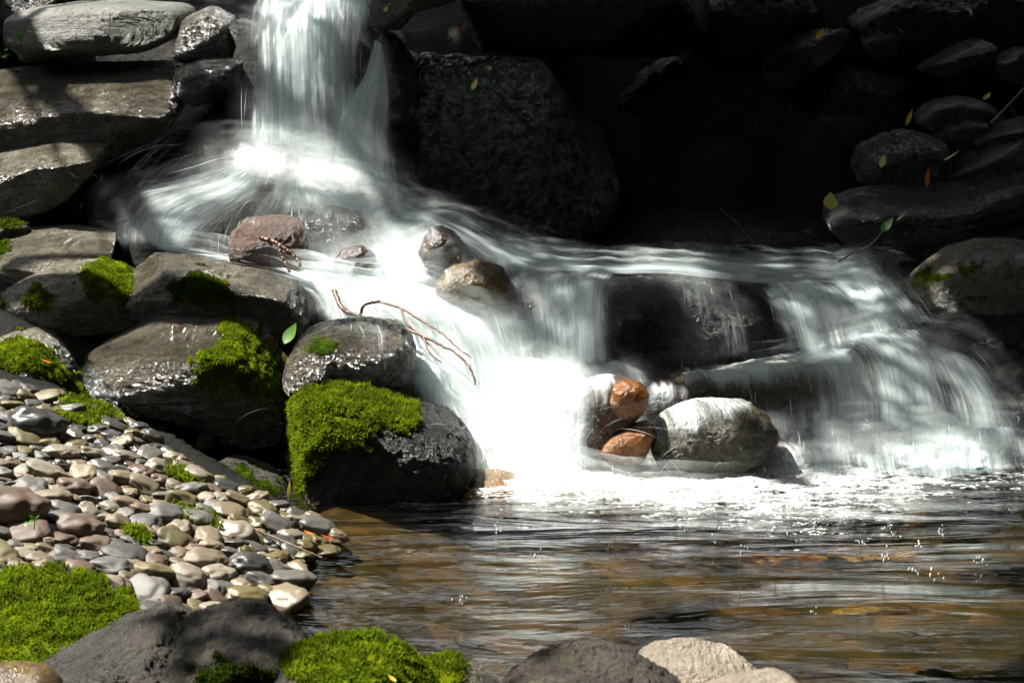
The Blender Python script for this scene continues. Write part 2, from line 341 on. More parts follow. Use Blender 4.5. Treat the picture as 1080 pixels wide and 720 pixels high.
WATER['shoulder'] = [
 [(280,180,5.97,1),(270,200,5.86,.95),(250,222,5.7,.75),(236,250,5.56,.6),(232,283,5.42,.7)],
 [(295,180,5.97,1),(290,202,5.84,.9),(272,222,5.68,.5),(256,250,5.5,.2),(252,286,5.36,.15)],
 [(305,182,5.97,1),(305,205,5.84,.8),(298,224,5.66,.3),(303,258,5.42,.12),(318,292,5.28,.4)],
 [(330,185,5.96,1),(335,208,5.84,.9),(340,228,5.6,.4),(347,262,5.42,.3),(352,294,5.3,.9)],
 [(350,185,5.95,1),(365,208,5.84,.85),(378,233,5.65,.5),(385,262,5.48,.5),(388,297,5.3,.9)],
 [(375,195,5.94,1),(402,215,5.82,.9),(425,240,5.62,.85),(430,270,5.42,.85),(428,302,5.26,1)],
 [(400,205,5.94,.9),(437,222,5.8,.85),(464,243,5.55,.6),(472,272,5.34,.5),(470,306,5.22,.6)],
 [(412,208,5.93,.8),(452,224,5.82,.8),(497,248,5.65,.7),(522,273,5.48,.65),(542,302,5.3,.6)],
 [(416,208,5.93,.4),(468,225,5.87,.3),(522,249,5.78,.4),(572,269,5.68,.55),(612,285,5.5,.6)]]
WATER['main'] = [
 [(135,266,5.5,.5),(190,276,5.38,.8),(250,290,5.22,.9),(293,299,5.12,.9),(308,318,5.04,.6),(312,348,4.94,.3)],
 [(150,262,5.52,.9),(215,272,5.4,1),(272,285,5.25,1),(314,297,5.13,1),(333,318,5.02,.9),(340,345,4.92,.5)],
 [(180,262,5.52,1),(260,276,5.38,1),(320,288,5.26,1),(362,304,5.14,1),(385,322,5.02,.8),(408,345,4.92,.7),(425,385,4.78,.6),(432,425,4.64,.55)],
 [(250,278,5.4,.9),(350,294,5.22,1),(418,309,5.1,1),(453,336,4.96,1),(468,378,4.8,.9),(474,430,4.6,.95),(474,475,4.44,1)],
 [(300,285,5.38,.8),(380,296,5.24,1),(446,308,5.14,1),(488,343,4.97,1),(508,393,4.76,.9),(518,450,4.55,1),(520,492,4.40,1)],
 [(350,285,5.43,.9),(420,297,5.3,1),(480,317,5.15,.9),(515,348,5.0,.8),(540,400,4.8,.85),(555,450,4.55,1),(560,502,4.38,1)],
 [(400,285,5.42,.6),(450,300,5.28,.6),(505,324,5.13,.45),(540,358,5.0,.4),(570,403,4.82,.7),(588,450,4.57,1),(600,505,4.37,1)]]
WATER['middle'] = [
 [(470,298,5.28,.4),(490,324,5.13,.5),(505,355,5.01,.5),(515,392,4.9,.6)],
 [(505,296,5.3,.6),(515,322,5.13,.55),(528,352,5.02,.42),(540,392,4.92,.6)],
 [(540,294,5.33,.5),(546,318,5.13,.6),(550,350,5.04,.42),(555,391,4.94,.5)],
 [(575,288,5.35,.7),(575,312,5.14,.7),(572,345,5.05,.55),(574,392,4.96,.7)],
 [(602,286,5.38,.8),(590,306,5.14,.9),(587,345,5.05,.7),(590,393,4.95,.8)],
 [(632,284,5.38,.8),(616,303,5.12,.85),(613,345,5.03,.7),(615,394,4.95,.8)],
 [(656,289,5.33,.7),(640,306,5.1,.7),(638,345,5.0,.4),(640,392,4.94,.5)],
 [(672,293,5.3,.1),(656,310,5.1,.15),(654,345,5.0,.03),(656,392,4.94,.1)]]
WATER['upper_flat'] = [
 [(500,243,5.86,.2),(560,262,5.78,.4),(630,274,5.72,.5),(715,271,5.78,.6),(800,277,5.72,.5),(890,274,5.7,.4),(965,264,5.7,.1)],
 [(505,252,5.75,.5),(560,271,5.64,.6),(630,279,5.6,.65),(715,276,5.66,.7),(800,282,5.6,.6),(890,281,5.58,.6),(965,274,5.58,.3)],
 [(515,270,5.55,.6),(570,280,5.5,.7),(640,284,5.46,.65),(715,282,5.52,.6),(800,289,5.46,.6),(890,289,5.42,.7),(950,285,5.42,.5)],
 [(525,288,5.38,.5),(585,290,5.34,.6),(650,289,5.34,.4),(715,291,5.36,.3),(790,302,5.3,.4),(870,302,5.26,.6),(940,300,5.26,.6)]]
WATER['dark_rock_veil'] = [
 [(652,291,5.3,.35),(646,302,5.06,.2),(650,340,4.97,.03),(655,390,4.9,.05)],
 [(690,288,5.33,.45),(692,300,5.06,.22),(700,340,4.96,.0),(705,390,4.9,.0)],
 [(725,293,5.32,.5),(730,310,5.06,.35),(734,345,4.96,.28),(736,388,4.9,.3)],
 [(760,300,5.28,.55),(768,316,5.06,.3),(772,350,4.96,.42),(774,383,4.9,.45)],
 [(790,303,5.27,.5),(798,324,5.06,.45),(804,350,4.96,.42),(808,378,4.9,.5)]]
WATER['right_run'] = [
 [(785,300,5.3,.3),(800,318,5.1,.45),(810,345,4.98,.45),(818,374,4.9,.6)],
 [(815,300,5.3,.6),(840,321,5.1,.75),(858,350,4.97,.45),(868,378,4.88,.6)],
 [(845,297,5.34,.7),(878,316,5.13,.8),(900,340,4.98,.55),(914,366,4.88,.8)],
 [(872,286,5.5,.7),(903,304,5.25,.7),(924,330,5.05,.8),(935,357,4.9,.9)],
 [(888,272,5.6,.7),(915,289,5.35,.95),(936,317,5.1,1),(950,352,4.92,1)],
 [(905,268,5.62,.5),(930,286,5.38,.65),(955,316,5.1,.6),(972,347,4.92,.8)],
 [(915,267,5.62,.0),(945,288,5.38,.1),(975,320,5.1,.2),(1000,350,4.9,.4)]]
WATER['lower_step'] = [
 [(700,390,4.88,.6),(696,404,4.74,.4),(698,427,4.7,.1),(700,447,4.65,.4)],
 [(760,386,4.95,.9),(758,399,4.75,.55),(760,422,4.70,.1),(762,450,4.64,.45)],
 [(800,380,4.96,.7),(800,393,4.76,.6),(802,417,4.70,.12),(805,455,4.62,.5)],
 [(840,372,4.96,.8),(845,386,4.78,.5),(848,412,4.70,.16),(850,458,4.58,.4)],
 [(880,360,4.97,.85),(872,384,4.78,.55),(868,415,4.69,.35),(866,466,4.54,.5)],
 [(920,348,4.97,.95),(905,370,4.80,.6),(895,410,4.68,.65),(890,472,4.5,.75)],
 [(945,346,4.97,1),(932,368,4.8,.6),(925,410,4.67,.65),(920,478,4.48,.8)],
 [(965,348,4.95,1),(966,370,4.8,.65),(965,410,4.66,.6),(965,482,4.46,.75)],
 [(985,352,4.94,.9),(1000,376,4.8,.7),(1008,415,4.66,.45),(1012,487,4.44,.6)],
 [(1000,358,4.93,.7),(1030,386,4.8,.65),(1045,425,4.66,.55),(1052,484,4.44,.7)],
 [(1015,366,4.93,.4),(1058,402,4.8,.5),(1078,440,4.66,.5),(1092,486,4.44,.6)],
 [(1030,372,4.93,.1),(1080,404,4.8,.2),(1110,440,4.66,.3),(1130,484,4.44,.4)]]
WATER['base'] = [
 [(440,408,4.72,.2),(455,445,4.52,.5),(480,492,4.33,.7),(470,524,4.22,.1)],
 [(490,400,4.78,.7),(505,440,4.58,.9),(525,500,4.33,1),(522,534,4.18,.25)],
 [(538,388,4.9,.6),(548,430,4.64,.95),(565,495,4.37,1),(575,540,4.14,.3)],
 [(580,385,4.9,.7),(588,425,4.68,.95),(600,492,4.38,1),(625,540,4.12,.3)],
 [(620,386,4.9,.6),(622,425,4.72,.8),(640,495,4.4,1),(680,540,4.12,.3)],
 [(660,388,4.88,.5),(668,430,4.74,.4),(684,490,4.46,.5),(740,538,4.13,.3)],
 [(705,392,4.85,.2),(720,440,4.75,.1),(750,490,4.52,.2),(800,534,4.14,.1)]]

WATER['right_base'] = [
 [(760,452,4.66,.2),(768,470,4.52,.4),(770,492,4.36,.5),(775,508,4.22,.2)],
 [(830,448,4.62,.4),(834,462,4.48,.5),(836,488,4.34,.6),(840,508,4.2,.3)],
 [(900,446,4.6,.5),(905,458,4.46,.5),(908,486,4.32,.6),(910,504,4.2,.3)],
 [(970,448,4.56,.6),(975,462,4.44,.8),(980,484,4.32,.9),(985,502,4.2,.4)],
 [(1030,446,4.56,.6),(1035,458,4.46,.8),(1040,482,4.34,.9),(1045,500,4.22,.4)],
 [(1095,446,4.56,.4),(1098,458,4.46,.6),(1100,480,4.34,.7),(1105,496,4.22,.3)]]

for k_ in ('curtain', 'side_fan'):
    WATER[k_] = [[(x, y, Y-.22*min(max((y-40)/150, 0), 1), d) for x, y, Y, d in ln] for ln in WATER[k_]]
for k_ in ('apron', 'shoulder'):
    WATER[k_] = [[(ln[0][0]*.8+.2*320, ln[0][1]-16, ln[0][2]-.20, ln[0][3]*.8)] + [(x, y, Y-.22*min(max((232-y)/50, 0), 1), d) for x, y, Y, d in ln] for ln in WATER[k_]]

WATER['fall_foot'] = [
 [(225,150,5.92,.1),(222,172,5.72,.4),(212,198,5.6,.3)],
 [(262,146,5.88,.3),(260,172,5.68,.8),(252,204,5.54,.5)],
 [(305,150,5.86,.4),(304,180,5.66,.9),(302,210,5.52,.5)],
 [(350,158,5.86,.4),(352,188,5.66,.9),(356,216,5.52,.5)],
 [(398,172,5.86,.3),(406,202,5.68,.8),(418,228,5.54,.5)],
 [(432,190,5.88,.1),(446,214,5.74,.4),(462,236,5.6,.3)]]

def catmull(P, n):
    """P (k,d) -> n points, evenly by chord length"""
    P = np.asarray(P, float); k = len(P)
    if k < 2: return np.repeat(P, n, 0)
    ch = np.concatenate([[0], np.cumsum(np.maximum(np.linalg.norm(np.diff(P[:, :3], axis=0), axis=1), 1e-4))])
    s = np.linspace(0, ch[-1], n); i = np.clip(np.searchsorted(ch, s, 'right')-1, 0, k-2)
    h = (ch[i+1]-ch[i]); t = ((s-ch[i])/h)[:, None]
    T = np.empty_like(P)
    for j in range(k):
        a, b = max(j-1, 0), min(j+1, k-1); T[j] = (P[b]-P[a])/(ch[b]-ch[a])
    h = h[:, None]; m0, m1 = T[i]*h, T[i+1]*h; t2, t3 = t*t, t*t*t
    return (2*t3-3*t2+1)*P[i] + (t3-2*t2+t)*m0 + (-2*t3+3*t2)*P[i+1] + (t3-t2)*m1

def sheet_points(lines, nu, nv):
    L = np.array([catmull(np.array([(*at(*p[:3]), p[3]) for p in ln]), nv) for ln in lines])     # (k, nv, 4)
    G = np.array([catmull(L[:, j], nu) for j in range(nv)])                                        # (nv, nu, 4)
    return G

# ---------------------------------------------------------------- ground: one sheet out to the horizon, the gorge cut into it
ctrl = []
for k, lines in WATER.items():
    if k in ('right_base', 'fall_foot'): continue
    g = sheet_points(lines, 7, 8); ctrl.append(g[..., :3].reshape(-1, 3) + (0, .05, -.11))
ctrl = np.concatenate(ctrl)
extra = [(-.9,6.6,1.35),(-.6,6.7,1.4),(-.9,7.2,1.5),(-1.4,6.3,1.0),(-2.2,6.2,.9),(-1.6,5.6,.45),(-2.2,5.4,.5),(-1.4,5.0,.25),(-1.0,5.0,.3),(-.9,4.6,.08),(-1.3,4.6,.15),
 (-.3,6.6,1.25),(.1,6.7,1.3),(.5,6.6,1.0),(1.0,6.6,.9),(1.5,6.6,1.0),(2.2,6.4,1.0),(0,6.35,.7),(.4,6.3,.6),(.9,6.2,.55),(1.4,6.2,.6),(1.5,5.6,.55),(2.0,5.5,.6),(1.7,5.0,.35),(2.2,5.0,.4),(1.8,4.6,.1),(2.2,4.5,.1),
 (-2.5,7.2,1.7),(0,7.5,1.9),(1.2,7.5,1.7),(2.5,7.2,1.6)]
ctrl = np.concatenate([ctrl, np.array(extra)])
def sm(a, b, x): t = np.clip((x-a)/(b-a), 0, 1); return t*t*(3-2*t)
def bank(x, y):                                     # the pebble bank left of the pool
    return .29*(-.50 - x - .16*np.clip(3.5-y, -.6, .6)) 
def ground_z(x, y):
    x = np.asarray(x, float); y = np.asarray(y, float); z = np.full(x.shape, 0.0)
    fx, fy = x.ravel(), y.ravel(); out = np.zeros(fx.shape)
    for s in range(0, len(fx), 4000):
        d2 = (fx[s:s+4000, None]-ctrl[:, 0])**2 + (fy[s:s+4000, None]-ctrl[:, 1])**2
        w = 1/(d2+.0008)**1.8; out[s:s+4000] = (w*ctrl[:, 2]).sum(1)/w.sum(1)
    cre = out.reshape(x.shape)
    bed = -.17 + .05*noise(np.stack([fx*2.2, fy*2.2, fx*0], 1)).reshape(x.shape)
    low = np.maximum(bed, np.minimum(bank(x, y), .42)-.035)
    low = low + np.maximum(0, 2.62-y)*.30 + np.maximum(0, x-1.75)*.6
    k = sm(4.12, 4.42, y + .25*np.clip(-x-.55, 0, 1.5)*-1)
    z = low*(1-k) + cre*k
    hol = sm(4.34, 4.40, y+.87*(x+1.09)) * sm(-1.36, -1.24, x) * (1-sm(-.62, -.5, x)) * (1-sm(4.95, 5.05, y))
    z = z*(1-hol) + hol*np.minimum(z, -.06)
    far = sm(6.4, 8.2, y); z = z*(1-far) + far*np.maximum(z*.9, 1.68)
    az = x/np.maximum(y, .5); gapv = sm(-1.0, -.6, az)*(1-sm(.12, .26, az))
    z = z + np.maximum(0, y-7.2)*(.52-.47*gapv) + np.maximum(0, np.abs(x)-2.6)*.55 + np.maximum(0, .9-y)*.5
    r = np.hypot(x, y-4); cap = 9 + 2*np.sin(x*.07)+np.cos(y*.06)*1.5
    z = np.minimum(z, cap + r*0)
    n = fbm(np.stack([fx*1.7, fy*1.7, fx*0+3], 1), 4).reshape(x.shape)
    return z + n*np.clip(.03+.10*sm(6.2, 7.5, y)+.12*sm(2.3, 3.6, np.abs(x)), 0, .3)
def axis(fine, lo, hi, mx):
    a = list(np.arange(lo, hi, fine)); st = fine
    while a[-1] < mx: st *= 1.25; a.append(a[-1]+st)
    st = fine; b = [a[0]]
    while b[-1] > -mx: st *= 1.25; b.append(b[-1]-st)
    return np.array(b[::-1][:-1] + a)
gx, gy = axis(.03, -2.4, 2.4, 260), axis(.03, 2.2, 7.8, 260)
GX, GY = np.meshgrid(gx, gy); GZ = ground_z(GX, GY)
def grid_faces(nr, nc):
    i = (np.arange(nr-1)[:, None]*nc + np.arange(nc-1)).ravel(); return np.stack([i, i+1, i+nc+1, i+nc], 1)
gv = np.stack([GX.ravel(), GY.ravel(), GZ.ravel()], 1); gf = grid_faces(len(gy), len(gx))
fc = gv[gf].mean(1)
isbed = (fc[:, 2] < .03) & (np.abs(fc[:, 0]) < 2.6) & (fc[:, 1] > 2.3) & (fc[:, 1] < 4.7)
me = mesh_data('ground', gv, gf, mats=(M['soil'], M['bed'])); me.polygons.foreach_set('material_index', isbed.astype(np.int32)[:len(me.polygons)])
tag(link('ground', me), 'dark wet gorge floor and steep shaded bank', 'ground', kind='structure')

# pool surface
px_, py_ = np.arange(-2.3, 2.6, .016), np.arange(2.2, 4.75, .016)
PX, PY = np.meshgrid(px_, py_); q = np.stack([PX.ravel(), PY.ravel(), PX.ravel()*0], 1)
fade = sm(2.6, 4.2, q[:, 1])
pz = (.006+.010*fade)*noise(q*(1.6, 11, 1)+3) + .005*fade*noise(q*(4, 24, 1))
link_o = link('pool_water', mesh_data('pool_water', np.stack([q[:, 0], q[:, 1], pz], 1), grid_faces(len(py_), len(px_)), mats=(M['pool'],)))
tag(link_o, 'clear brown rippled pool below the cascades', 'water', kind='structure')

# ---------------------------------------------------------------- stones
def normals(P, f):
    n = np.cross(P[f[:, 1]]-P[f[:, 0]], P[f[:, 2]]-P[f[:, 0]]); vn = np.zeros_like(P)
    for k in range(3): np.add.at(vn, f[:, k], n)
    return vn/np.maximum(np.linalg.norm(vn, axis=1), 1e-9)[:, None], n

def rock(name, label, cat, outline, Y, D, mat, e=.7, tilt=0., amp=.05, freq=3.0, strata=0., lvl=5, seed=None, group=None, sink=0, ridge=.0, cuts=None):
    """a stone with the outline it shows at distance Y, D deep to each side, bulged, tilted and weathered"""
    seed = seed if seed is not None else (len(bpy.data.objects)*7.13) % 91
    O = np.array([at(a, b, Y) for a, b in outline]); c = O.mean(0)
    rel = O[:, [0, 2]] - c[[0, 2]]; ang = np.arctan2(rel[:, 1], rel[:, 0])
    # outline radius by casting rays against the polygon
    th = np.linspace(-math.pi, math.pi, 361); rad = np.zeros(361); n = len(rel)
    for i in range(n):
        a, b = rel[i], rel[(i+1) % n]; ed = b-a
        den = np.cos(th)*ed[1]-np.sin(th)*ed[0]; den = np.where(np.abs(den) < 1e-9, 1e-9, den)
        t = (a[0]*ed[1]-a[1]*ed[0])/den; s = (a[0]*np.sin(th)-a[1]*np.cos(th))/den
        ok = (t > 0) & (s >= -1e-6) & (s <= 1+1e-6); rad = np.where(ok, np.maximum(rad, t), rad)
    kw = 5. if cat in ('boulder', 'stone') else 3.; kern = np.exp(-.5*(np.arange(-30, 31)/kw)**2); kern /= kern.sum(); rr = np.convolve(np.concatenate([rad[-31:-1], rad, rad[1:31]]), kern, 'same')[30:-30]
    v, f = ico(lvl)
    tv = np.arctan2(v[:, 2], v[:, 0]); cr = np.hypot(v[:, 0], v[:, 2]); Rv = np.interp(tv, th, rr)
    rad_ = Rv*np.power(cr, e); y = D*np.sign(v[:, 1])*np.power(np.abs(v[:, 1]), e)
    z = rad_*np.sin(tv) + tilt*(y-.6*D) - sink
    P = np.stack([rad_*np.cos(tv), y, z], 1)
    size = float(np.median(rr)); nn = P/np.maximum(np.linalg.norm(P, axis=1), 1e-6)[:, None]
    w = np.clip(np.linalg.norm(P, axis=1)/size, .2, 1)
    q = P/size
    d = amp*(.9*fbm(q*freq*.5+seed, 4) + .35*ridge*ridged(q*freq+seed*2, 3) + .25*fbm(q*freq*3+seed*3, 3))*size
    if strata:
        u = (P[:, 2]+.12*P[:, 0]-.2*P[:, 1])/size; u = u*5 + .7*noise(q*1.4+seed)
        st = np.abs((u % 1)-.5)*2; d = d + strata*size*(st**1.5-.4)*(.4+np.abs(noise(q*1.7+seed*5))*1.5)
    P = P + nn*(d*w)[:, None]
    rc = np.random.default_rng(int(seed*100)+3); ext = np.maximum(np.abs(P).max(0), 1e-4)   # broken faces: planes sliced off, with a worn edge
    for _ in range(cuts if cuts is not None else (9 if cat == 'rock' else 4)):
        nr = rc.normal(size=3); nr[1] -= .9; nr[2] += .1; nr[0] *= .6; nr /= np.linalg.norm(nr); Pn = P/ext; h = Pn@nr; lim = np.quantile(h, rc.uniform(.90, .975)); soft = .02
        over = np.maximum(h-lim, 0); P = (Pn - nr*(over - soft*(1-np.exp(-over/soft)))[:, None])*ext
    q = P/size; vn0, _ = normals(P, f)
    P = P + vn0*(amp*size*(.42*fbm(q*freq*2.2+seed*4, 5, .62) + .20*ridged(q*freq*3.5+seed, 4))*(0.35 if cuts == 0 else 1))[:, None]
    base = np.array((c[0], Y, c[2]+P[:, 2].min())); P[:, 2] -= P[:, 2].min()
    o = link(name, mesh_data(name, P, f, mats=(M[mat] if isinstance(mat, str) else mat,)), loc=base)
    tag(o, label, cat, group); o['_'] = 0; del o['_']
    o_data[o.name] = (P, f, base); return o
o_data = {}
def tufts(C, Nn, h, spread, rg, blades=3):
    """short leafy shoots standing on points C with normals Nn"""
    n = len(C); V = []; F = []
    for b in range(blades):
        d = Nn + rg.normal(scale=spread, size=(n, 3)); d[:, 2] += .25; d /= np.linalg.norm(d, axis=1)[:, None]
        side = np.cross(d, rg.normal(size=(n, 3))); side /= np.maximum(np.linalg.norm(side, axis=1), 1e-6)[:, None]
        hh = (h*rg.uniform(.45, 1.3, n)*(.55+1.1*np.clip(noise(C*40)+.45, 0, 1)))[:, None]; w = hh*.16
        r = C + rg.normal(scale=h*.25, size=(n, 3))
        mid = r + d*hh*.55; tip = r + d*hh + Nn*hh*.1
        V += [r-side*w*.6, r+side*w*.6, mid+side*w, mid-side*w, tip]
    V = np.stack(V, 1).reshape(-1, 3)
    k = 5*blades; base = (np.arange(n)*k)[:, None]
    q = np.concatenate([base + (np.array([0, 1, 2, 3])+5*b) for b in range(blades)]); t = np.concatenate([base + (np.array([3, 2, 4])+5*b) for b in range(blades)])
    return V, q, t
def moss(o, polys, mat='moss', h=.013, gap=.0042, nz=-.15, thick=.004, seed=1, ymax=.6, ragged=10):
    """a moss cushion growing over the part of stone o seen inside the outlines, a child of the stone"""
    P, f, base = o_data[o.name]; rg = np.random.default_rng(seed)
    vn, fn = normals(P, f); px = pix(P+base); wob = np.stack([noise(P*22+seed), noise(P*22+seed+40), P[:, 0]*0], 1)[:, :2]*ragged*2
    inn = np.zeros(len(P), bool)
    for pl in polys: inn |= inside(pl, px+wob)
    inn &= (vn[:, 2] > nz) & (vn[:, 1] < ymax)
    fs = f[inn[f].all(1)]
    if not len(fs): return None
    def rim(q):                                                      # distance in from the outline
        dm = np.full(len(q), 1e9)
        for pl in polys:
            pl = np.asarray(pl, float)
            for a, b in zip(pl, np.roll(pl, -1, 0)):
                ab = b-a; tt = np.clip(((q-a)@ab)/max(ab@ab, 1e-9), 0, 1); dm = np.minimum(dm, np.linalg.norm(q-a-tt[:, None]*ab, axis=1))
        return dm
    cc = P[fs].mean(1); far_in = rim(pix(cc+base)) + 12*noise(cc*45+seed) > 3; fs = fs[far_in] if far_in.sum() > 20 else fs
    u, inv = np.unique(fs, return_inverse=True); fs2 = inv.reshape(fs.shape)
    lump = .6+.7*np.clip(noise(P[u]*26+seed)+.25, 0, 1)+.5*np.clip(noise(P[u]*9+seed), -.3, 1)
    edge = np.ones(len(u)); cntall = np.bincount(f.ravel(), minlength=len(P))[u]; cnt = np.bincount(fs2.ravel(), minlength=len(u)); edge[cnt < cntall] = -.15
    B = P[u] + vn[u]*(thick*lump*edge)[:, None]
    a = np.linalg.norm(np.cross(B[fs2[:, 1]]-B[fs2[:, 0]], B[fs2[:, 2]]-B[fs2[:, 0]]), axis=1)/2
    h *= .68; gap *= .74; n = int(min(a.sum()/gap**2, 42000)); pick = rg.choice(len(fs2), n, p=a/a.sum()); r1, r2 = np.sqrt(rg.random(n)), rg.random(n)
    wts = np.stack([1-r1, r1*(1-r2), r1*r2], 1); T = fs2[pick]
    C = (B[T]*wts[..., None]).sum(1); Nn = (vn[u][T]*wts[..., None]).sum(1)
    kp0 = rg.random(len(C)) < .35+.65*sm(-4, 12, rim(pix(C+base))+10*noise(C*40+seed)); C, Nn = C[kp0], Nn[kp0]
    kp = fbm(C*34+seed, 3) + .6*noise(C*9+seed) > -.32; C, Nn = C[kp], Nn[kp]
    V, q, t = tufts(C, Nn, h, .55, rg)
    m = link('moss', mesh_data('moss', np.concatenate([B, V]), [fs2, t+len(B), q+len(B)], mats=(M[mat],)), parent=o)
    return m

rk = rock
# left bank, from the top down
A = rk('stone_slab', 'pale olive flat slab at the top left, above the glistening wet ledge', 'rock', [(22,5),(57,0),(130,-2),(197,3),(199,17),(187,32),(167,43),(120,46),(73,48),(50,55),(39,54),(35,42),(20,36)], 6.6, .35, 'slab', .4, .12, .05, 3, .05)
rk('rock', 'dark brown rock block wedged between the pale slab and the top of the waterfall', 'rock', [(200,14),(222,4),(240,10),(248,36),(252,56),(230,62),(200,60),(188,54)], 6.5, .25, 'ledge', .6, .1, .09, 3)
rk('rock', 'near black rock in the top left corner behind the pale slab', 'rock', [(-40,-20),(40,-25),(90,-10),(60,20),(20,50),(-10,70),(-40,60)], 6.9, .3, 'wet_dark', .6, .1, .1, 3)
rk('rock_ledge', 'long wet ledge with a glaring sunlit top left of the upper waterfall', 'rock', [(-60,82),(0,76),(60,71),(120,69),(175,69),(192,76),(196,92),(180,112),(135,130),(70,137),(0,146),(-60,150)], 6.25, .38, 'ledge', .40, .30, .06, 3.2, .07, lvl=6)
rk('rock', 'black glistening wet rock between the sunlit ledge and the upper waterfall', 'rock', [(188,68),(215,60),(258,58),(262,84),(240,96),(208,106),(190,98)], 6.28, .25, 'glint', .6, .1, .14, 4)
rk('rock', 'square block with a bright flat top at the left edge under the wet ledge', 'rock', [(-50,160),(0,153),(50,144),(93,137),(107,143),(108,160),(82,187),(43,204),(0,220),(-50,226)], 5.85, .3, 'grey', .36, .22, .05, 3, .02)
o = rk('rock', 'thin mossy stone at the left edge above the flat mossy-edged slab', 'rock', [(-30,236),(0,234),(25,237),(28,245),(0,249),(-30,250)], 5.45, .12, 'fore', .6, .1, .06, 3, lvl=4)
moss(o, [[(-30,225),(30,230),(28,243),(-30,243)]], 'moss_dark', seed=3)
o = rk('rock_slab', 'flat slab with a sunlit top and dark front face at the left edge', 'rock', [(-60,252),(0,249),(43,246),(85,252),(117,258),(133,270),(131,280),(115,285),(60,289),(0,298),(-60,300)], 5.35, .34, 'grey', .34, .10, .05, 3, .05)
moss(o, [[(-40,246),(14,248),(12,272),(-40,275)]], 'moss_dark', seed=4)
o = rk('boulder', 'rounded grey boulder with a round moss cap on its right end', 'boulder', [(-40,316),(0,306),(40,286),(80,277),(110,282),(143,297),(166,317),(165,333),(117,340),(50,346),(-40,350)], 5.0, .24, 'grey', .6, .06, .06, 2.5)
moss(o, [[(80,286),(108,268),(148,284),(180,320),(140,330),(104,332),(82,314)], [(16,316),(38,296),(60,306),(54,326),(26,330)], [(-5,318),(10,316),(12,328),(-5,330)]], seed=5)
o = rk('rock_ledge', 'wet layered dark ledge with a small moss tuft below the white channel', 'rock', [(120,276),(145,271),(175,273),(207,281),(253,290),(300,301),(327,328),(321,343),(293,354),(253,350),(183,346),(160,335),(140,300)], 5.0, .24, 'ledge', .42, .06, .07, 3, .14, lvl=6)
moss(o, [[(176,300),(207,284),(240,296),(258,322),(213,332),(180,326)]], 'moss_dark', seed=6)
o = rk('boulder', 'sloping moss-streaked boulder at the left edge above the pebbles', 'boulder', [(-50,356),(0,349),(30,351),(48,362),(70,383),(80,400),(100,423),(118,443),(93,440),(33,428),(0,412),(-50,405)], 4.62, .22, 'grey', .55, .12, .06, 2.6, lvl=6)
moss(o, [[(-20,358),(30,352),(64,372),(78,396),(106,420),(130,450),(100,444),(58,408),(28,396),(-20,392)]], seed=7, h=.009)
o = rk('rock_slab', 'grey wet rock sheet behind the top of the pebble bank', 'rock', [(78,366),(100,374),(133,405),(152,428),(163,446),(130,446),(105,424),(85,400)], 4.72, .12, 'shade_grey', .6, .2, .1, 3)
o = rk('rock', 'big overhanging rock with a moss drape on its right corner and a black hollow beneath', 'rock', [(72,343),(107,336),(147,340),(187,346),(240,344),(258,349),(279,373),(306,417),(303,440),(290,452),(268,440),(236,420),(200,412),(160,402),(136,392),(100,378),(80,365)], 4.6, .30, 'ledge', .38, .12, .07, 3, .16, lvl=6)
moss(o, [[(228,332),(262,338),(290,368),(320,420),(306,448),(284,424),(262,410),(200,410),(206,372),(230,360)], [(84,336),(116,334),(116,356),(90,358)]], seed=8)
rk('rock', 'dark rock at the back of the black hollow under the overhanging rock', 'rock', [(150,400),(300,410),(312,470),(305,505),(250,498),(180,492),(140,440)], 4.98, .2, 'wet_dark', .6, 0, .1, 3)
rk('stone', 'small tan stone glowing dimly inside the black hollow under the overhang', 'stone', [(205,470),(212,455),(224,444),(238,446),(247,462),(244,474),(222,476)], 4.62, .05, 'yellowbrown', .7, .1, .08, 3, lvl=4)
o = rk('boulder', 'rounded wet boulder with thin water sliding over its right side beside the branches', 'boulder', [(306,372),(317,353),(343,341),(383,337),(425,347),(437,363),(438,387),(412,410),(360,418),(318,418),(302,400)], 4.62, .22, 'ledge', .6, .08, .07, 2.5)
moss(o, [[(318,358),(345,350),(362,358),(356,378),(330,380),(318,374)]], 'moss_dark', seed=9, h=.006, gap=.006, thick=.002)
o = rk('boulder', 'large dark boulder draped with bright green moss beside the white foam', 'boulder', [(304,428),(330,414),(352,411),(395,419),(432,429),(470,440),(493,458),(503,485),(490,510),(450,530),(400,545),(345,548),(308,530)], 4.3, .24, 'wet_dark', .58, .08, .07, 2.6, lvl=6, ridge=.3)
moss(o, [[(292,424),(330,402),(352,398),(398,406),(446,424),(444,450),(428,464),(402,456),(394,470),(374,476),(350,482),(338,502),(322,524),(296,516)]], seed=10, h=.016, gap=.004)
rk('rock', 'small amber wet stone at the foot of the foam, beside the mossy boulder', 'stone', [(466,524),(480,508),(500,500),(530,501),(548,507),(560,518),(550,530),(500,533)], 4.2, .1, 'amber', .65, .2, .09, 3, lvl=5)
o = rk('rock_slab', 'low dark mossy slab between the pebble bank and the black hollow', 'rock', [(188,488),(215,486),(252,490),(290,504),(306,520),(298,533),(262,520),(220,505)], 4.2, .13, 'fore', .6, .25, .05, 3)
moss(o, [[(186,482),(255,486),(308,518),(300,535),(262,522),(215,506)]], 'moss_dark', seed=12, h=.008, gap=.005)

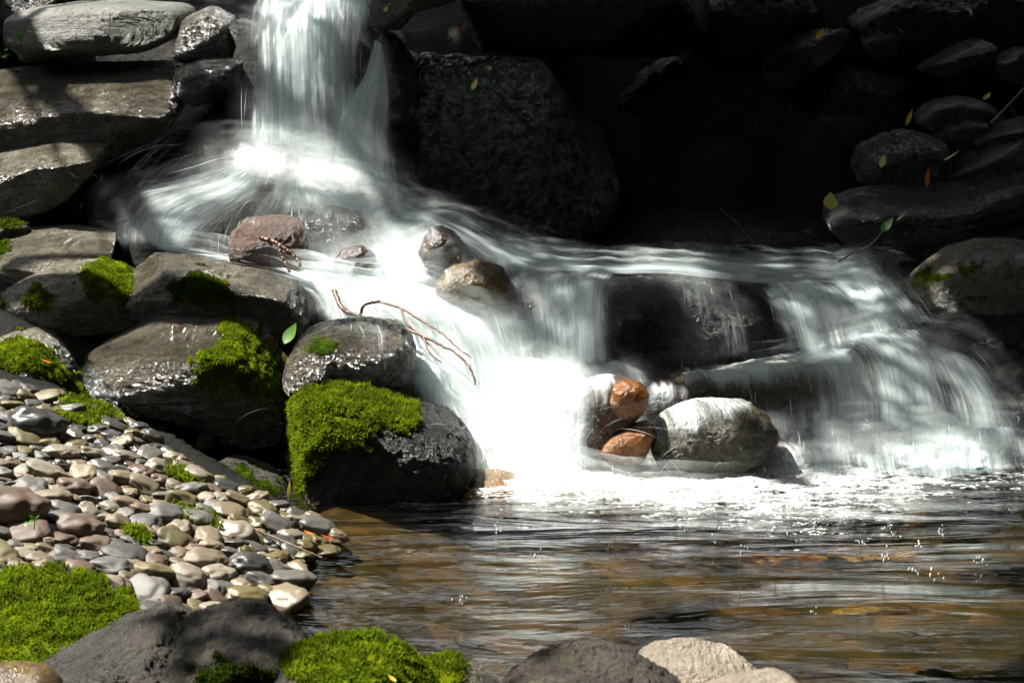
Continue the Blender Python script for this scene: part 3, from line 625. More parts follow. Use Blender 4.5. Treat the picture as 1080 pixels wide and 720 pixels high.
# stones standing in the cascades
rk('boulder', 'reddish brown wet boulder under the upper apron with a forked twig on it', 'boulder', [(237,262),(244,243),(263,227),(290,225),(315,233),(334,255),(343,290),(300,294),(255,286)], 5.42, .17, 'brown', .72, .1, .06, 2.8)
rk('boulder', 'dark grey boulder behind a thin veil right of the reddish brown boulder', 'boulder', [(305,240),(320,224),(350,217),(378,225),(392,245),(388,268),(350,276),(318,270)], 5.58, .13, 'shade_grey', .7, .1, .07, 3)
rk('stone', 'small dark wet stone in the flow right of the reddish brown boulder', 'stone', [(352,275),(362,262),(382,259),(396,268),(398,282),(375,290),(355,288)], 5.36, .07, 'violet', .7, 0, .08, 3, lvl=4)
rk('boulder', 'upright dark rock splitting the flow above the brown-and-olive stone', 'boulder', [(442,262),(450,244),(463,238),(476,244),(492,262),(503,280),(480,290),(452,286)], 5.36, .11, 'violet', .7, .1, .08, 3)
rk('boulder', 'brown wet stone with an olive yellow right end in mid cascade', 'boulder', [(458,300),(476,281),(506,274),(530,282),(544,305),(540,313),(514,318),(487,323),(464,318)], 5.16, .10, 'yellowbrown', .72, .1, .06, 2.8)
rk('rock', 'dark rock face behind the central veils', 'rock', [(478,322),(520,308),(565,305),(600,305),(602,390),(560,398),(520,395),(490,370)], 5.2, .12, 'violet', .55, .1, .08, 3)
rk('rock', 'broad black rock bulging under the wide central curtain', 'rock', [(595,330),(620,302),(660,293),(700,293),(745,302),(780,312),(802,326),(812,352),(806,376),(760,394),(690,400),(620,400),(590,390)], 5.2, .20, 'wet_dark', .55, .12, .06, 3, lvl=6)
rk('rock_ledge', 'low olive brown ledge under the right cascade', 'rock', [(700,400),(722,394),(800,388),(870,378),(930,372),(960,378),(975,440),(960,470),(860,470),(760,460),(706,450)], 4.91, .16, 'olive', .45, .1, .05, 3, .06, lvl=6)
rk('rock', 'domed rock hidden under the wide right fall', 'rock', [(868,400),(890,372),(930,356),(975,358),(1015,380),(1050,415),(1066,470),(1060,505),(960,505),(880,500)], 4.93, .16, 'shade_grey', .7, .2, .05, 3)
rk('boulder', 'tall reddish brown boulder with white water over its top and an orange right cheek', 'boulder', [(604,426),(611,409),(630,398),(656,398),(676,404),(683,416),(681,429),(667,440),(656,448),(648,462),(640,500),(634,520),(606,520),(602,460)], 4.40, .09, 'brown', .72, .05, .08, 2.2, cuts=0)
rk('stone', 'smooth orange stone leaning under the tall reddish brown boulder', 'stone', [(630,474),(642,459),(666,447),(687,444),(691,451),(686,468),(678,484),(655,489),(638,486)], 4.33, .07, 'orange', .75, .05, .08, 2.2, cuts=0)
rk('stone', 'orange capped round stone resting on the right shoulder of the tall boulder', 'stone', [(640,424),(646,408),(658,401),(673,403),(684,414),(683,428),(668,440),(650,440)], 4.345, .055, 'orange', .8, .05, .08, 2.2, cuts=0)
rk('boulder', 'round boulder wrapped in white water behind the pale boulder', 'boulder', [(678,440),(677,412),(690,403),(708,401),(724,410),(734,424),(728,440),(705,450)], 4.6, .09, 'violet', .7, .05, .08, 2.4, cuts=0)
rk('boulder', 'large pale rounded boulder with white water pouring over it at the pool edge', 'boulder', [(689,476),(683,460),(697,440),(722,427),(751,422),(789,426),(809,437),(821,450),(817,464),(804,478),(785,490),(756,505),(725,505),(700,495)], 4.36, .11, 'pale', .66, .14, .09, 2.4, lvl=6, cuts=0)
rk('stone', 'low purple brown wet stone at the pool edge below the right fall', 'stone', [(770,495),(790,480),(820,470),(850,467),(868,480),(872,505),(800,510)], 4.42, .09, 'violet', .7, .15, .07, 3)
rk('stone', 'longer purple brown wet stone right of the low one at the pool edge', 'stone', [(860,485),(885,464),(925,455),(960,457),(982,472),(985,500),(880,508)], 4.45, .1, 'violet', .7, .15, .07, 3)

# right bank and the shaded back
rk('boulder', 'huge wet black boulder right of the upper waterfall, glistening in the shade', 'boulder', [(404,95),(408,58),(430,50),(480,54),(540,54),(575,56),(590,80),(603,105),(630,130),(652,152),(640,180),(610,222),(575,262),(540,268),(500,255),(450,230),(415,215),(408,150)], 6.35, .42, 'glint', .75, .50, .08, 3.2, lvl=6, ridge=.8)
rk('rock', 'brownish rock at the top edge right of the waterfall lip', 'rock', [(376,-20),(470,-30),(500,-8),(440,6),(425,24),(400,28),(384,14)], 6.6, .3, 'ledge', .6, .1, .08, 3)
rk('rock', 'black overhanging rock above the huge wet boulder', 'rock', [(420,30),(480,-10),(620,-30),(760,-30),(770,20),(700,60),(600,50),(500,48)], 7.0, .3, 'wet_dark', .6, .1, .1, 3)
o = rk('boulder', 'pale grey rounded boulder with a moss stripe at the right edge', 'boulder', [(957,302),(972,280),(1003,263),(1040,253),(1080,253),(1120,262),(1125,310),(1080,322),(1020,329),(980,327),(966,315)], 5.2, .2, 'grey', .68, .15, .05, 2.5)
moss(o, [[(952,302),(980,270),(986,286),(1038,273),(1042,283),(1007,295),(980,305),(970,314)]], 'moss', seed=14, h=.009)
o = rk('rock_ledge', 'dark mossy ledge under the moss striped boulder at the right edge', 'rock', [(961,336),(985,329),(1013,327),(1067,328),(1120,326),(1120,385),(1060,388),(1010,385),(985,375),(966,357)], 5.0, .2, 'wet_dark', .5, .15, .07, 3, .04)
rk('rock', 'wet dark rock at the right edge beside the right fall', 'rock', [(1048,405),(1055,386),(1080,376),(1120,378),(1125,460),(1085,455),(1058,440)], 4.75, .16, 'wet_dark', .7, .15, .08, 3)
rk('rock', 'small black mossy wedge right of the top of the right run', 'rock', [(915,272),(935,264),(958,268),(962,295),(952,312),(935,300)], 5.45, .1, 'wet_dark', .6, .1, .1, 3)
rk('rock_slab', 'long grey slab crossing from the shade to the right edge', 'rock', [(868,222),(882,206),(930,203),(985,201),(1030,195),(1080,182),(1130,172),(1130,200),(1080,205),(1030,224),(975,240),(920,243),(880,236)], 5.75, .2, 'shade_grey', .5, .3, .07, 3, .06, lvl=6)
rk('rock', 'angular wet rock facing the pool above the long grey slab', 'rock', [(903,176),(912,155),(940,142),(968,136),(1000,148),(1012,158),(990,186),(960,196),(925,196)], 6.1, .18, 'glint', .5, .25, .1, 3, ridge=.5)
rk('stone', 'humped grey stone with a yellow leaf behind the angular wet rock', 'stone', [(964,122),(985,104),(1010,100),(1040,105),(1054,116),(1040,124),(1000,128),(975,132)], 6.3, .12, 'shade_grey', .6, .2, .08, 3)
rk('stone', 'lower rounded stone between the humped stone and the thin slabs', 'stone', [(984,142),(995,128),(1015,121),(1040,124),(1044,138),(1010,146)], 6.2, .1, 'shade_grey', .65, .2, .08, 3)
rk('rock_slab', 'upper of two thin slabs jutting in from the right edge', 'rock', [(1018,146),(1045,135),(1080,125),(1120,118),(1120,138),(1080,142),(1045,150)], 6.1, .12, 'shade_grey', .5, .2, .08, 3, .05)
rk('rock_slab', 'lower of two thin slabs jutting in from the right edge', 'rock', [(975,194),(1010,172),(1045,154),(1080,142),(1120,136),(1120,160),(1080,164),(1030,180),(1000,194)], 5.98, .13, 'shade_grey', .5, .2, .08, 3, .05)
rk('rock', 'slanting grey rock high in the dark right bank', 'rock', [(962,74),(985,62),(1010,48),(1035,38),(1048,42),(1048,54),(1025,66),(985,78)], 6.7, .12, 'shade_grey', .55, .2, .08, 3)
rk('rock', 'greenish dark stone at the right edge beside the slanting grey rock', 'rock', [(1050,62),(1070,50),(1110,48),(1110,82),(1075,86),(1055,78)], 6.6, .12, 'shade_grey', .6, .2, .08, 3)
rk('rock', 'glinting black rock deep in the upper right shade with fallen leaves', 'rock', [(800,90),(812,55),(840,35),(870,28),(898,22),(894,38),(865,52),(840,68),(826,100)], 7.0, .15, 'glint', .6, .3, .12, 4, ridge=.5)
rk('rock', 'small glinting rock topped with leaves left of the slanting grey rock', 'rock', [(910,36),(925,30),(950,27),(957,38),(945,55),(925,60),(914,50)], 7.0, .1, 'glint', .6, .3, .12, 4)
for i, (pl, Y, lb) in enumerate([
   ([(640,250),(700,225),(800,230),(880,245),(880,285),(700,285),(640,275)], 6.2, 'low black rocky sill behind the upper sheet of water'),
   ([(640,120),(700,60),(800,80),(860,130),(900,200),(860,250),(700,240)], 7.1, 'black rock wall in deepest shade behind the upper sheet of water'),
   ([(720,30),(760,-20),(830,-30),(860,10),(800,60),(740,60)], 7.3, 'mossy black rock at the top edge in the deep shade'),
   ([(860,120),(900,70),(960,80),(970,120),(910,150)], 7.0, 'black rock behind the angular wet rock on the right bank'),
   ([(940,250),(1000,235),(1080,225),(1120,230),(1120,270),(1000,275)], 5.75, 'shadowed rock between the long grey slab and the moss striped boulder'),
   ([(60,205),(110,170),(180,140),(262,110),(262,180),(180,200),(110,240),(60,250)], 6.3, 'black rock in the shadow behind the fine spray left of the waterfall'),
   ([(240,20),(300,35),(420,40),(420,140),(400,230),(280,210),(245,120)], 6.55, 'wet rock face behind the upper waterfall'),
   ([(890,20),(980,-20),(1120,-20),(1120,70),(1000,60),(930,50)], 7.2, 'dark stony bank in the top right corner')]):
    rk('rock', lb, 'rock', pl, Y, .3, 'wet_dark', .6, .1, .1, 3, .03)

# foreground
o = rk('rock', 'dark craggy rock in the near left corner between two moss patches', 'rock', [(10,712),(33,695),(67,689),(98,668),(125,648),(150,644),(165,648),(184,658),(215,650),(235,645),(283,646),(317,656),(352,655),(374,662),(360,690),(340,760),(180,800),(20,770)], 2.62, .16, 'fore', .55, .15, .11, 3.4, lvl=6, ridge=1.0, cuts=16, sink=.032)
moss(o, [[(195,740),(205,706),(245,698),(290,702),(310,720),(330,760)]], 'moss_dark', seed=15)
o = rk('boulder', 'rounded near boulder cushioned in bright moss at the bottom edge', 'boulder', [(285,690),(300,676),(330,668),(377,662),(406,666),(425,680),(442,694),(456,710),(468,760),(380,800),(290,780)], 2.5, .14, 'fore', .7, .15, .05, 2.5, lvl=6, sink=.05)
moss(o, [[(280,690),(300,665),(377,652),(410,658),(450,690),(475,760),(330,790),(322,735),(300,715)]], seed=16, h=.013, gap=.0038, thick=.007)
o = rk('rock', 'low moss fringed rock beside the moss cushion at the water edge', 'rock', [(430,690),(446,684),(468,684),(500,698),(522,706),(545,730),(520,770),(450,770)], 2.6, .1, 'grey', .7, .15, .08, 3, sink=.032)
moss(o, [[(425,690),(446,678),(470,678),(498,698),(490,722),(470,740),(440,740)]], seed=17, h=.012)
rk('boulder', 'near grey boulder with a dark front at the bottom edge of the pool', 'boulder', [(518,725),(545,699),(562,691),(590,685),(616,681),(652,681),(678,688),(700,699),(718,712),(735,740),(720,790),(540,790)], 2.62, .13, 'fore', .6, .15, .10, 2.8, lvl=6, sink=.032)
rk('boulder', 'sunlit tan pink boulder with a blunt right end at the water edge', 'boulder', [(668,690),(681,677),(716,672),(740,672),(771,677),(796,681),(807,694),(804,708),(790,740),(730,750),(690,720)], 2.78, .12, 'tan', .5, .15, .10, 3.2, lvl=6, sink=.045)
rk('stone', 'pale cream stone in front of the tan boulder at the bottom edge', 'stone', [(725,725),(771,713),(804,706),(828,702),(846,710),(858,726),(850,770),(740,770)], 2.6, .1, 'tan', .65, .15, .05, 3, sink=.032)
rk('rock', 'brown smooth stone edge in the bottom left corner', 'stone', [(-40,716),(0,711),(40,715),(60,730),(40,780),(-40,780)], 2.4, .1, 'yellowbrown', .7, .1, .05, 3, lvl=4)
o = rk('rock', 'low bank hump carpeted with moss in the near left corner', 'rock', [(-60,634),(0,630),(40,632),(90,638),(128,646),(140,656),(110,680),(60,720),(0,740),(-60,740)], 2.8, .22, 'fore', .6, .35, .04, 3, lvl=6)
moss(o, [[(-60,600),(0,590),(20,590),(90,600),(140,620),(156,650),(110,690),(60,730),(-60,740)]], seed=18, h=.011, gap=.0042, ragged=14)
# stones lying on the pool bed
for i, (x, y, w, h, m, lb) in enumerate([
  (822,592,42,10,'orange','red orange stone under the water in the middle of the pool'),
  (915,585,60,11,'amber','amber stone under the water right of the red orange stone'),
  (1020,553,44,9,'orange','orange stone under the water near the right edge'),
  (905,562,50,9,'yellowbrown','olive stone under the water below the foam'),
  (1060,615,40,10,'amber','brown stone under the water at the right edge'),
  (930,645,44,9,'yellowbrown','dark brown stone deep under the near right water'),
  (420,548,60,10,'amber','golden stone under the shallow water by the mossy boulder'),
  (400,600,50,9,'yellowbrown','olive stone under the shallow water beside the pebbles'),
  (985,714,20,10,'wet_dark','black stone breaking the surface at the bottom right edge')]):
    z = -.18 if m != 'wet_dark' else -.03
    c = at_z(x, y, z); P, f = ico(4); s = c[1]/FPX
    q = P*np.array([w*s*1.15, w*s*.4, .022]); q = q*(1+.22*noise(P*1.7+i*9)[:, None])
    o = link('submerged_stone', mesh_data('submerged_stone', q, f, mats=(M[m],)), loc=c); tag(o, lb, 'stone', 'stones lying on the pool bed')

# ---------------------------------------------------------------- pebble bank
peb_cols = {'grey': ((.075, .072, .062), (.15, .143, .125), 'grey'), 'tan': ((.13, .10, .062), (.24, .19, .125), 'tan'), 'cream': ((.17, .145, .105), (.27, .235, .175), 'pale cream'),
            'red': ((.085, .055, .038), (.16, .105, .072), 'reddish brown'), 'slate': ((.035, .034, .032), (.08, .077, .07), 'dark slate'), 'olive': ((.085, .068, .026), (.165, .135, .06), 'olive brown')}
def pebble_mat(name, a, b, wet):
    N = NT(name); oi = N.n('ShaderNodeObjectInfo'); tc = N.n('ShaderNodeTexCoord'); o = tc.outputs['Object']; w = N.math('MULTIPLY', oi.outputs['Random'], 50.0)
    c = N.mixc(N.noise(o, 30, 5, .6, .5, w), tuple(x*.8 for x in a), b)
    c = N.mixc(N.math('MULTIPLY', oi.outputs['Random'], .55), c, tuple(x*.7 for x in a))
    c = N.mixc(N.step(N.noise(o, 260, 3, .6, 0, w), .56, .7), c, tuple(x*.55 for x in a))
    p = N.n('ShaderNodeBsdfPrincipled'); N.l(c, p.inputs['Base Color'])
    p.inputs['Roughness'].default_value = .28 if wet else .5
    bm = N.n('ShaderNodeBump'); bm.inputs['Strength'].default_value = .25; bm.inputs['Distance'].default_value = .006; N.l(N.noise(o, 55, 5, .6, 0, w), bm.inputs['Height']); N.l(bm.outputs[0], p.inputs['Normal'])
    N.l(p.outputs[0], N.out.inputs[0]); return N.m
PM = {(k, wt): pebble_mat(('wet_' if wt else 'dry_')+k+'_pebble', v[0], v[1], wt) for k, v in peb_cols.items() for wt in (0, 1)}
protos = []
for k in range(9):
    v, f = ico(3); r = np.random.default_rng(40+k); e = .82
    q = np.sign(v)*np.abs(v)**e * (1, r.uniform(.6, .85), r.uniform(.36, .5)); q = q*(1+.34*noise(v*1.2+k*11)+.16*noise(v*2.8+k))[:, None]
    protos.append((q, f))
peb_me = {}
def pebble_mesh(k, c, wt):
    if (k, c, wt) not in peb_me: peb_me[k, c, wt] = mesh_data('pebble', *protos[k], mats=(PM[c, wt],))
    return peb_me[k, c, wt]
bank_poly = [(-30,404),(20,408),(70,428),(105,436),(150,452),(172,476),(215,498),(262,520),(300,535),(345,552),(358,570),(345,584),(315,600),(318,630),(300,642),(240,650),(180,655),(130,640),(90,625),(30,612),(-30,604)]
pts = []; r = np.random.default_rng(77)
def on_bank(px, py):
    lo, hi = 2.4, 5.6
    for _ in range(40):
        m = (lo+hi)/2; p = at(px, py, m)
        if p[2] > max(min(float(bank(p[0], p[1])), .42), -.06): lo = m
        else: hi = m
    return at(px, py, lo)
cand = 0
while len(pts) < 293 and cand < 90000:
    cand += 1
    p = np.array((r.uniform(-30, 360), r.uniform(400, 656)))
    if not inside(bank_poly, p[None])[0]: continue
    sz = (r.uniform(13, 18) if cand < 200 else r.uniform(8.5, 13))*(.78+.5*(p[1]-400)/250)
    ok = True
    for a, s in pts:
        d = p-a
        if (d[0]/(.5*(s+sz)*1.55))**2 + (d[1]/(.5*(s+sz)*.78))**2 < 1: ok = False; break
    if ok: pts.append((p, sz))
pts.sort(key=lambda t: t[0][1])
cnt = {}
where = [('at the top of the bank', 0), ('in the middle of the bank', 1), ('at the foot of the bank', 2)]
for i, (p, sz) in enumerate(pts):
    P3 = on_bank(*p); wet = 1 if (p[0] > 235 and p[1] > 500) or p[1] < 500 and p[0] > 60 or P3[2] < .03 else 0
    if p[1] < 480: c = r.choice(['slate', 'olive', 'grey', 'tan'], p=[.38, .24, .28, .10])
    elif p[0] > 240: c = r.choice(['olive', 'tan', 'grey', 'slate', 'cream'], p=[.32, .25, .18, .15, .10])
    else: c = r.choice(['grey', 'tan', 'cream', 'red', 'slate', 'olive'], p=[.27, .27, .10, .13, .11, .12])
    o = link('pebble', pebble_mesh(int(r.integers(9)), c, wet)); s = sz*P3[1]/FPX*1.25
    o.location = P3 + (0, 0, s*.16); o.scale = (s, s*r.uniform(.9, 1.15), s*r.uniform(.85, 1.2))
    o.rotation_euler = (r.normal(0, .2)+.05, .25+r.normal(0, .18), r.normal(0.05, .5))
    row = 'high on the bank under the rocks' if p[1] < 490 else 'in the middle of the pebble bank' if p[1] < 575 else 'low on the pebble bank near the moss'
    if p[0] > 255 and p[1] > 520: row = 'at the water edge of the pebble bank'
    lb = f"smooth {peb_cols[c][2]} pebble {row}"
    tag(o, lb, 'pebble', f"{peb_cols[c][2]} pebbles {row}")
# three pebbles one can tell from all the others
for nm, x, y, w, h, c, wt, lb in [('cobble', 14, 541, 38, 26, 'red', 0, 'largest pinkish brown pitted cobble at the left edge of the pebble bank'),
    ('cobble', 40, 452, 30, 22, 'slate', 1, 'big shiny dark domed cobble high on the pebble bank'),
    ('cobble', 84, 558, 26, 16, 'red', 0, 'plump brown cobble in the left middle of the pebble bank')]:
    P3 = on_bank(x, y+6); s = w*P3[1]/FPX; o = link(nm, pebble_mesh(2, c, wt), loc=P3+(0, 0, s*.35)); o.scale = (s, s, s*1.5*h/w/.62*.62*1.3); o.rotation_euler = (0, .2, .2); tag(o, lb, 'cobble')
M['grit'] = rock_mat('dark_wet_grit', (.012, .011, .008), (.035, .03, .02), (.08, .07, .05), (.3, .6), .5, 40)
# the many smaller pebbles wedged between the big ones
V, F, MI = [], [], []; n0 = 0; sm_pts = []
for _ in range(8000):
    p = np.array((r.uniform(-30, 362), r.uniform(400, 655)))
    if not inside(bank_poly, p[None])[0]: continue
    sz = r.uniform(3.5, 8.5); 
    if any(abs(p[0]-a[0]) < (s_+sz)*.75 and abs(p[1]-a[1]) < (s_+sz)*.36 for a, s_ in pts) or any((p[0]-a)**2+3*(p[1]-b)**2 < (sz+c)**2*.8 for a, b, c in sm_pts): continue
    sm_pts.append((p[0], p[1], sz)); q, f = protos[int(r.integers(9))]; P3 = on_bank(*p); k = sz*P3[1]/FPX*1.2; an = r.uniform(0, 6.3); ca, sa = math.cos(an), math.sin(an)
    q = q*k; q = np.stack([q[:, 0]*ca-q[:, 1]*sa, q[:, 0]*sa+q[:, 1]*ca, q[:, 2] - .2*(q[:, 0]*ca-q[:, 1]*sa)], 1) + P3 + (0, 0, k*.25)
    V.append(q); F.append(f+n0); n0 += len(q); MI.append(np.full(len(f), int(r.integers(6))))
o = link('small_pebbles', mesh_data('small_pebbles', np.concatenate(V), np.concatenate(F), mats=[PM[c, 1] for c in peb_cols])); o.data.polygons.foreach_set('material_index', np.concatenate(MI).astype(np.int32)); o.data.update()
tag(o, 'small mixed pebbles wedged between the larger ones of the bank', 'pebbles', kind='stuff')
# small gravel between the pebbles
gp = []
for _ in range(9000):
    p = (r.uniform(-30, 365), r.uniform(398, 660))
    if inside(bank_poly, np.array([p]))[0]: gp.append(on_bank(*p))
gp = np.array(gp); v, f = ico(1); n = len(gp); sc = r.uniform(.004, .013, (n, 1, 1))*np.array([1, .8, .6])
GV = (v[None]*sc + gp[:, None] + (0, 0, -.004)).reshape(-1, 3); GF = (f[None] + (np.arange(n)*len(v))[:, None, None]).reshape(-1, 3)
tag(link('gravel', mesh_data('gravel', GV, GF, mats=(M['grit'],))), 'fine dark grit filling the gaps between the pebbles', 'gravel', kind='stuff')

# ---------------------------------------------------------------- water
def water(name, lines, mat, label, layers=2, nu=None, nv=140, rough=.006, off=.014, ridges=.004, threads=0, edge=.16, seed=0, up=0.0, gain=1.25, mist=.55, foot=.10, spread=1.0):
    V, F, U, A = [], [], [], []; n0 = 0; rg = np.random.default_rng(900+seed)
    nu = nu or 26*len(lines); G = sheet_points(lines, nu, nv)
    P = G[..., :3]; den = np.clip(G[..., 3]*gain, 0, 1)
    du = np.gradient(P, axis=1); dv = np.gradient(P, axis=0); nrm = np.cross(du, dv); nrm /= np.maximum(np.linalg.norm(nrm, axis=2), 1e-9)[..., None]
    if nrm[..., 1].mean() > 0: nrm = -nrm
    across = np.concatenate([np.zeros((nv, 1)), np.cumsum(np.linalg.norm(np.diff(P, axis=1), axis=2), 1)], 1)
    along = np.concatenate([np.zeros((1, nu)), np.cumsum(np.linalg.norm(np.diff(P, axis=0), axis=2), 0)], 0)
    am = across.mean(0)[None].repeat(nv, 0)
    t = np.linspace(0, 1, nu); tw = t[None] + .07*noise(np.stack([along.ravel()*5, am.ravel()*1.5, np.full(along.size, seed*2.3)], 1)).reshape(nv, nu); fade = sm(0, edge, tw)*sm(0, edge, 1-tw); tv = np.linspace(0, 1, nv); fv = sm(0, .03, tv)*sm(0, foot, 1-tv)
    for L in range(layers):
        uv = np.stack([am + L*3.7+seed*1.3, along + L*1.9+seed*.7], 2)
        rn = fbm(np.stack([uv[..., 0].ravel()*18, uv[..., 1].ravel()*1.6, np.full(uv[..., 0].size, L+seed*3.1)], 1), 3).reshape(nv, nu)
        bn = fbm(np.concatenate([P.reshape(-1, 3)*9+L*5+seed], 1), 3).reshape(nv, nu)
        Q = P + nrm*(ridges*rn*2 + rough*bn + off*(L - (layers-1)/2))[..., None]; Q[..., 2] += up
        V.append(Q.reshape(-1, 3)); F.append(grid_faces(nv, nu)+n0); n0 += nv*nu; U.append(uv.reshape(-1, 2))
        wob = np.clip(.75+.9*noise(np.stack([uv[..., 0].ravel()*9+4, uv[..., 1].ravel()*2.2, np.full(uv[..., 0].size, 7.+L)], 1)).reshape(nv, nu), .25, 1.25)
        A.append(np.clip(den*fade*fv[:, None]*wob*(1 if L == 0 else .8), 0, 1).ravel())
    nmain = sum(len(x) for x in F)
    if mist:                                              # the soft outer mist of the same water, wider than its core
        for L, (ofs, wide) in enumerate(((.03, 1.12), (.06, 1.25))):
            cen = P.mean(1, keepdims=True); Q = cen + (P-cen)*(1+(wide-1)*spread) + nrm*(off*layers*.5 + ofs + .02*fbm(P.reshape(-1, 3)*6+seed+L*3, 3).reshape(nv, nu))[..., None]
            k = 9; kd = np.pad(den, ((k, k), (k, k)), 'edge'); kd = np.stack([kd[k+a:k+a+nv, k+b:k+b+nu] for a in (-9, -4, 0, 4, 9) for b in (-9, -4, 0, 4, 9)]).mean(0)
            ft = sm(0, .4, t)*sm(0, .4, 1-t); fw = sm(0, .12, tv)*sm(0, .16, 1-tv)
            V.append(Q.reshape(-1, 3)); F.append(grid_faces(nv, nu)+n0); n0 += nv*nu; U.append(np.zeros((nv*nu, 2))); A.append((mist*(1, .7)[L]*kd*ft*fw[:, None]).ravel())
    nmist = sum(len(x) for x in F)-nmain
    if threads:                                           # single bright filaments drawn along the flow
        for k in range(threads):
            j = rg.integers(1, nu-1); a = rg.integers(0, nv*2//3); b = min(nv-1, a+rg.integers(nv//8, nv//2)); ii = np.arange(a, b)
            if den[ii, j].mean() < .2: continue
            c = P[ii, j] + nrm[ii, j]*(off*layers*.6+abs(rg.normal(0, .012))) + du[ii, j]*rg.normal(0, .6)
            c = c + (np.sin(np.linspace(0, rg.uniform(1, 5), len(ii)))*rg.normal(0, .006))[:, None]*np.array((1, 0, 0)); c[:, 2] += up
            w = (du[ii, j]/np.maximum(np.linalg.norm(du[ii, j], axis=1), 1e-9)[:, None])*rg.uniform(.0005, .0014)
            m = len(ii); V.append(np.concatenate([c-w, c+w])); q = np.arange(m-1); F.append(np.stack([q, q+1, q+1+m, q+m], 1)+n0); n0 += 2*m
            U.append(np.full((2*m, 2), rg.random()*9)); e = np.sin(np.linspace(0, math.pi, m)); A.append(np.clip(np.concatenate([e, e])*rg.uniform(.3, .9), 0, 1))
    o = link(name, mesh_data(name, np.concatenate(V), np.concatenate(F), np.concatenate(U), {'dens': np.concatenate(A)}, (M[mat], M['mist'])))
    mi = np.zeros(len(o.data.polygons), np.int32); mi[nmain:nmain+nmist] = 1; o.data.polygons.foreach_set('material_index', mi)
    return tag(o, label, 'water', kind='structure')
water('waterfall', WATER['curtain'], 'curtain', 'tall upper curtain of silky falling water', 3, threads=40, seed=1, off=.02, ridges=.014, gain=1.6, mist=.3, foot=.3)
water('waterfall', WATER['side_fan'], 'curtain', 'narrow fan of water down the right side of the upper fall', 2, threads=20, seed=2, gain=1.5, mist=.3, foot=.3)
water('cascade', WATER['apron'], 'fall', 'spreading apron of white water at the foot of the upper fall', 3, threads=40, seed=3, mist=.3, spread=-.3, edge=.34)
water('cascade', WATER['shoulder'], 'fall', 'water sliding over boulders below the upper fall', 3, threads=70, seed=4)
water('cascade', WATER['main'], 'fall', 'brightest sunlit cascade curving down to the foam', 3, threads=90, seed=5, ridges=.006)
water('cascade', WATER['middle'], 'run', 'central veils of falling water', 2, threads=50, seed=6, gain=1.7, mist=.35)
water('upper_pool_water', WATER['upper_flat'], 'flat', 'fast smooth sheet of water above the central curtain', 2, threads=60, seed=7, off=.008, gain=1.7)
water('cascade', WATER['dark_rock_veil'], 'film', 'thin dark veil over the broad black rock', 2, threads=30, seed=8, gain=1.2)
water('cascade', WATER['right_run'], 'run', 'slanting run of water on the right', 2, threads=60, seed=9, gain=1.7, mist=.2)
water('cascade', WATER['lower_step'], 'run', 'wide domed fall at the lower right', 2, threads=90, seed=10, gain=1.6, mist=.16)
water('foam', WATER['base'], 'foam', 'blinding white foam where the cascades meet the pool', 3, threads=60, seed=11, rough=.03, off=.03, ridges=.010, gain=1.6)

water('foam', WATER['fall_foot'], 'foam', 'soft splash at the foot of the upper fall', 2, threads=0, seed=13, rough=.02, off=.02, gain=.75, mist=.7, foot=.45)
water('foam', WATER['right_base'], 'run', 'churning foot of the right fall', 2, threads=80, seed=12, rough=.03, off=.02, gain=1.1, mist=.45)

def drape(name, o, poly, mat, label, dens=.8, drop=1.5, seed=0, off=.005, nz=-.5, top=.0):
    """water clinging to a stone: a film a few mm off its surface that thins as it runs down"""
    P, f, base = o_data[o.name]; vn, _ = normals(P, f); Wd = P+base; q = pix(Wd)
    inn = inside(poly, q) & (vn[:, 1] < .55) & (vn[:, 2] > nz)
    fs = f[inn[f].any(1)]; u, inv = np.unique(fs, return_inverse=True)
    Q = Wd[u] + vn[u]*off; h = (Wd[u][:, 2]-Wd[u][:, 2].min())/max(np.ptp(Wd[u][:, 2]), 1e-6)
    cen = Wd[u].mean(0); a = np.arctan2(Wd[u][:, 0]-cen[0], -(Wd[u][:, 1]-cen[1])+.05)
    lat = Wd[u][:, 0] + .25*(Wd[u][:, 1]-cen[1]) + .012*noise(Wd[u]*14+seed) + .06*a*np.ptp(Wd[u][:, 0])
    d = dens*(top + (1-top)*np.power(np.clip(h, 0, 1), drop))*(.75+.8*noise(np.stack([lat*14+seed, h*2, h*0], 1)))
    dm = np.full(len(u), 1e9); qq = q[u]; pl = np.asarray(poly, float)
    for a_, b_ in zip(pl, np.roll(pl, -1, 0)):
        ab = b_-a_; tt = np.clip(((qq-a_)@ab)/max(ab@ab, 1e-9), 0, 1); dm = np.minimum(dm, np.linalg.norm(qq-a_-tt[:, None]*ab, axis=1))
    dm[~inside(poly, qq)] = 0; d = d*sm(0, 20, dm+10*noise(np.stack([lat*60+seed, h*3, h*0], 1)))
    edge = np.ones(len(u)); ca = np.bincount(f.ravel(), minlength=len(P))[u]; cb = np.bincount(inv.ravel(), minlength=len(u)); edge[cb < ca] = 0
    ob = link(name, mesh_data(name, Q, inv.reshape(fs.shape), np.stack([lat, h*.3+Wd[u][:, 1]*.3], 1), {'dens': np.clip(d*edge, 0, 1)}, (M[mat],)))
    return tag(ob, label, 'water', kind='structure')
def by_label(s): return next(o for o in COL.objects if o.get('label', '').startswith(s))
drape('water_film', by_label('tall reddish brown'), [(590,380),(660,384),(652,415),(640,450),(628,530),(590,530)], 'veil', 'white water fringing the tall boulder', 1.35, .6, 1, top=.6)
drape('water_film', by_label('orange capped'), [(640,390),(690,390),(690,412),(640,414)], 'veil', 'thin water over the orange cap', .45, 1.2, 2)
drape('water_film', by_label('large pale rounded'), [(660,405),(760,400),(805,418),(800,440),(765,455),(735,470),(700,500),(660,480)], 'veil', 'white water fringing the pale boulder', .9, 1.2, 3, top=.1)
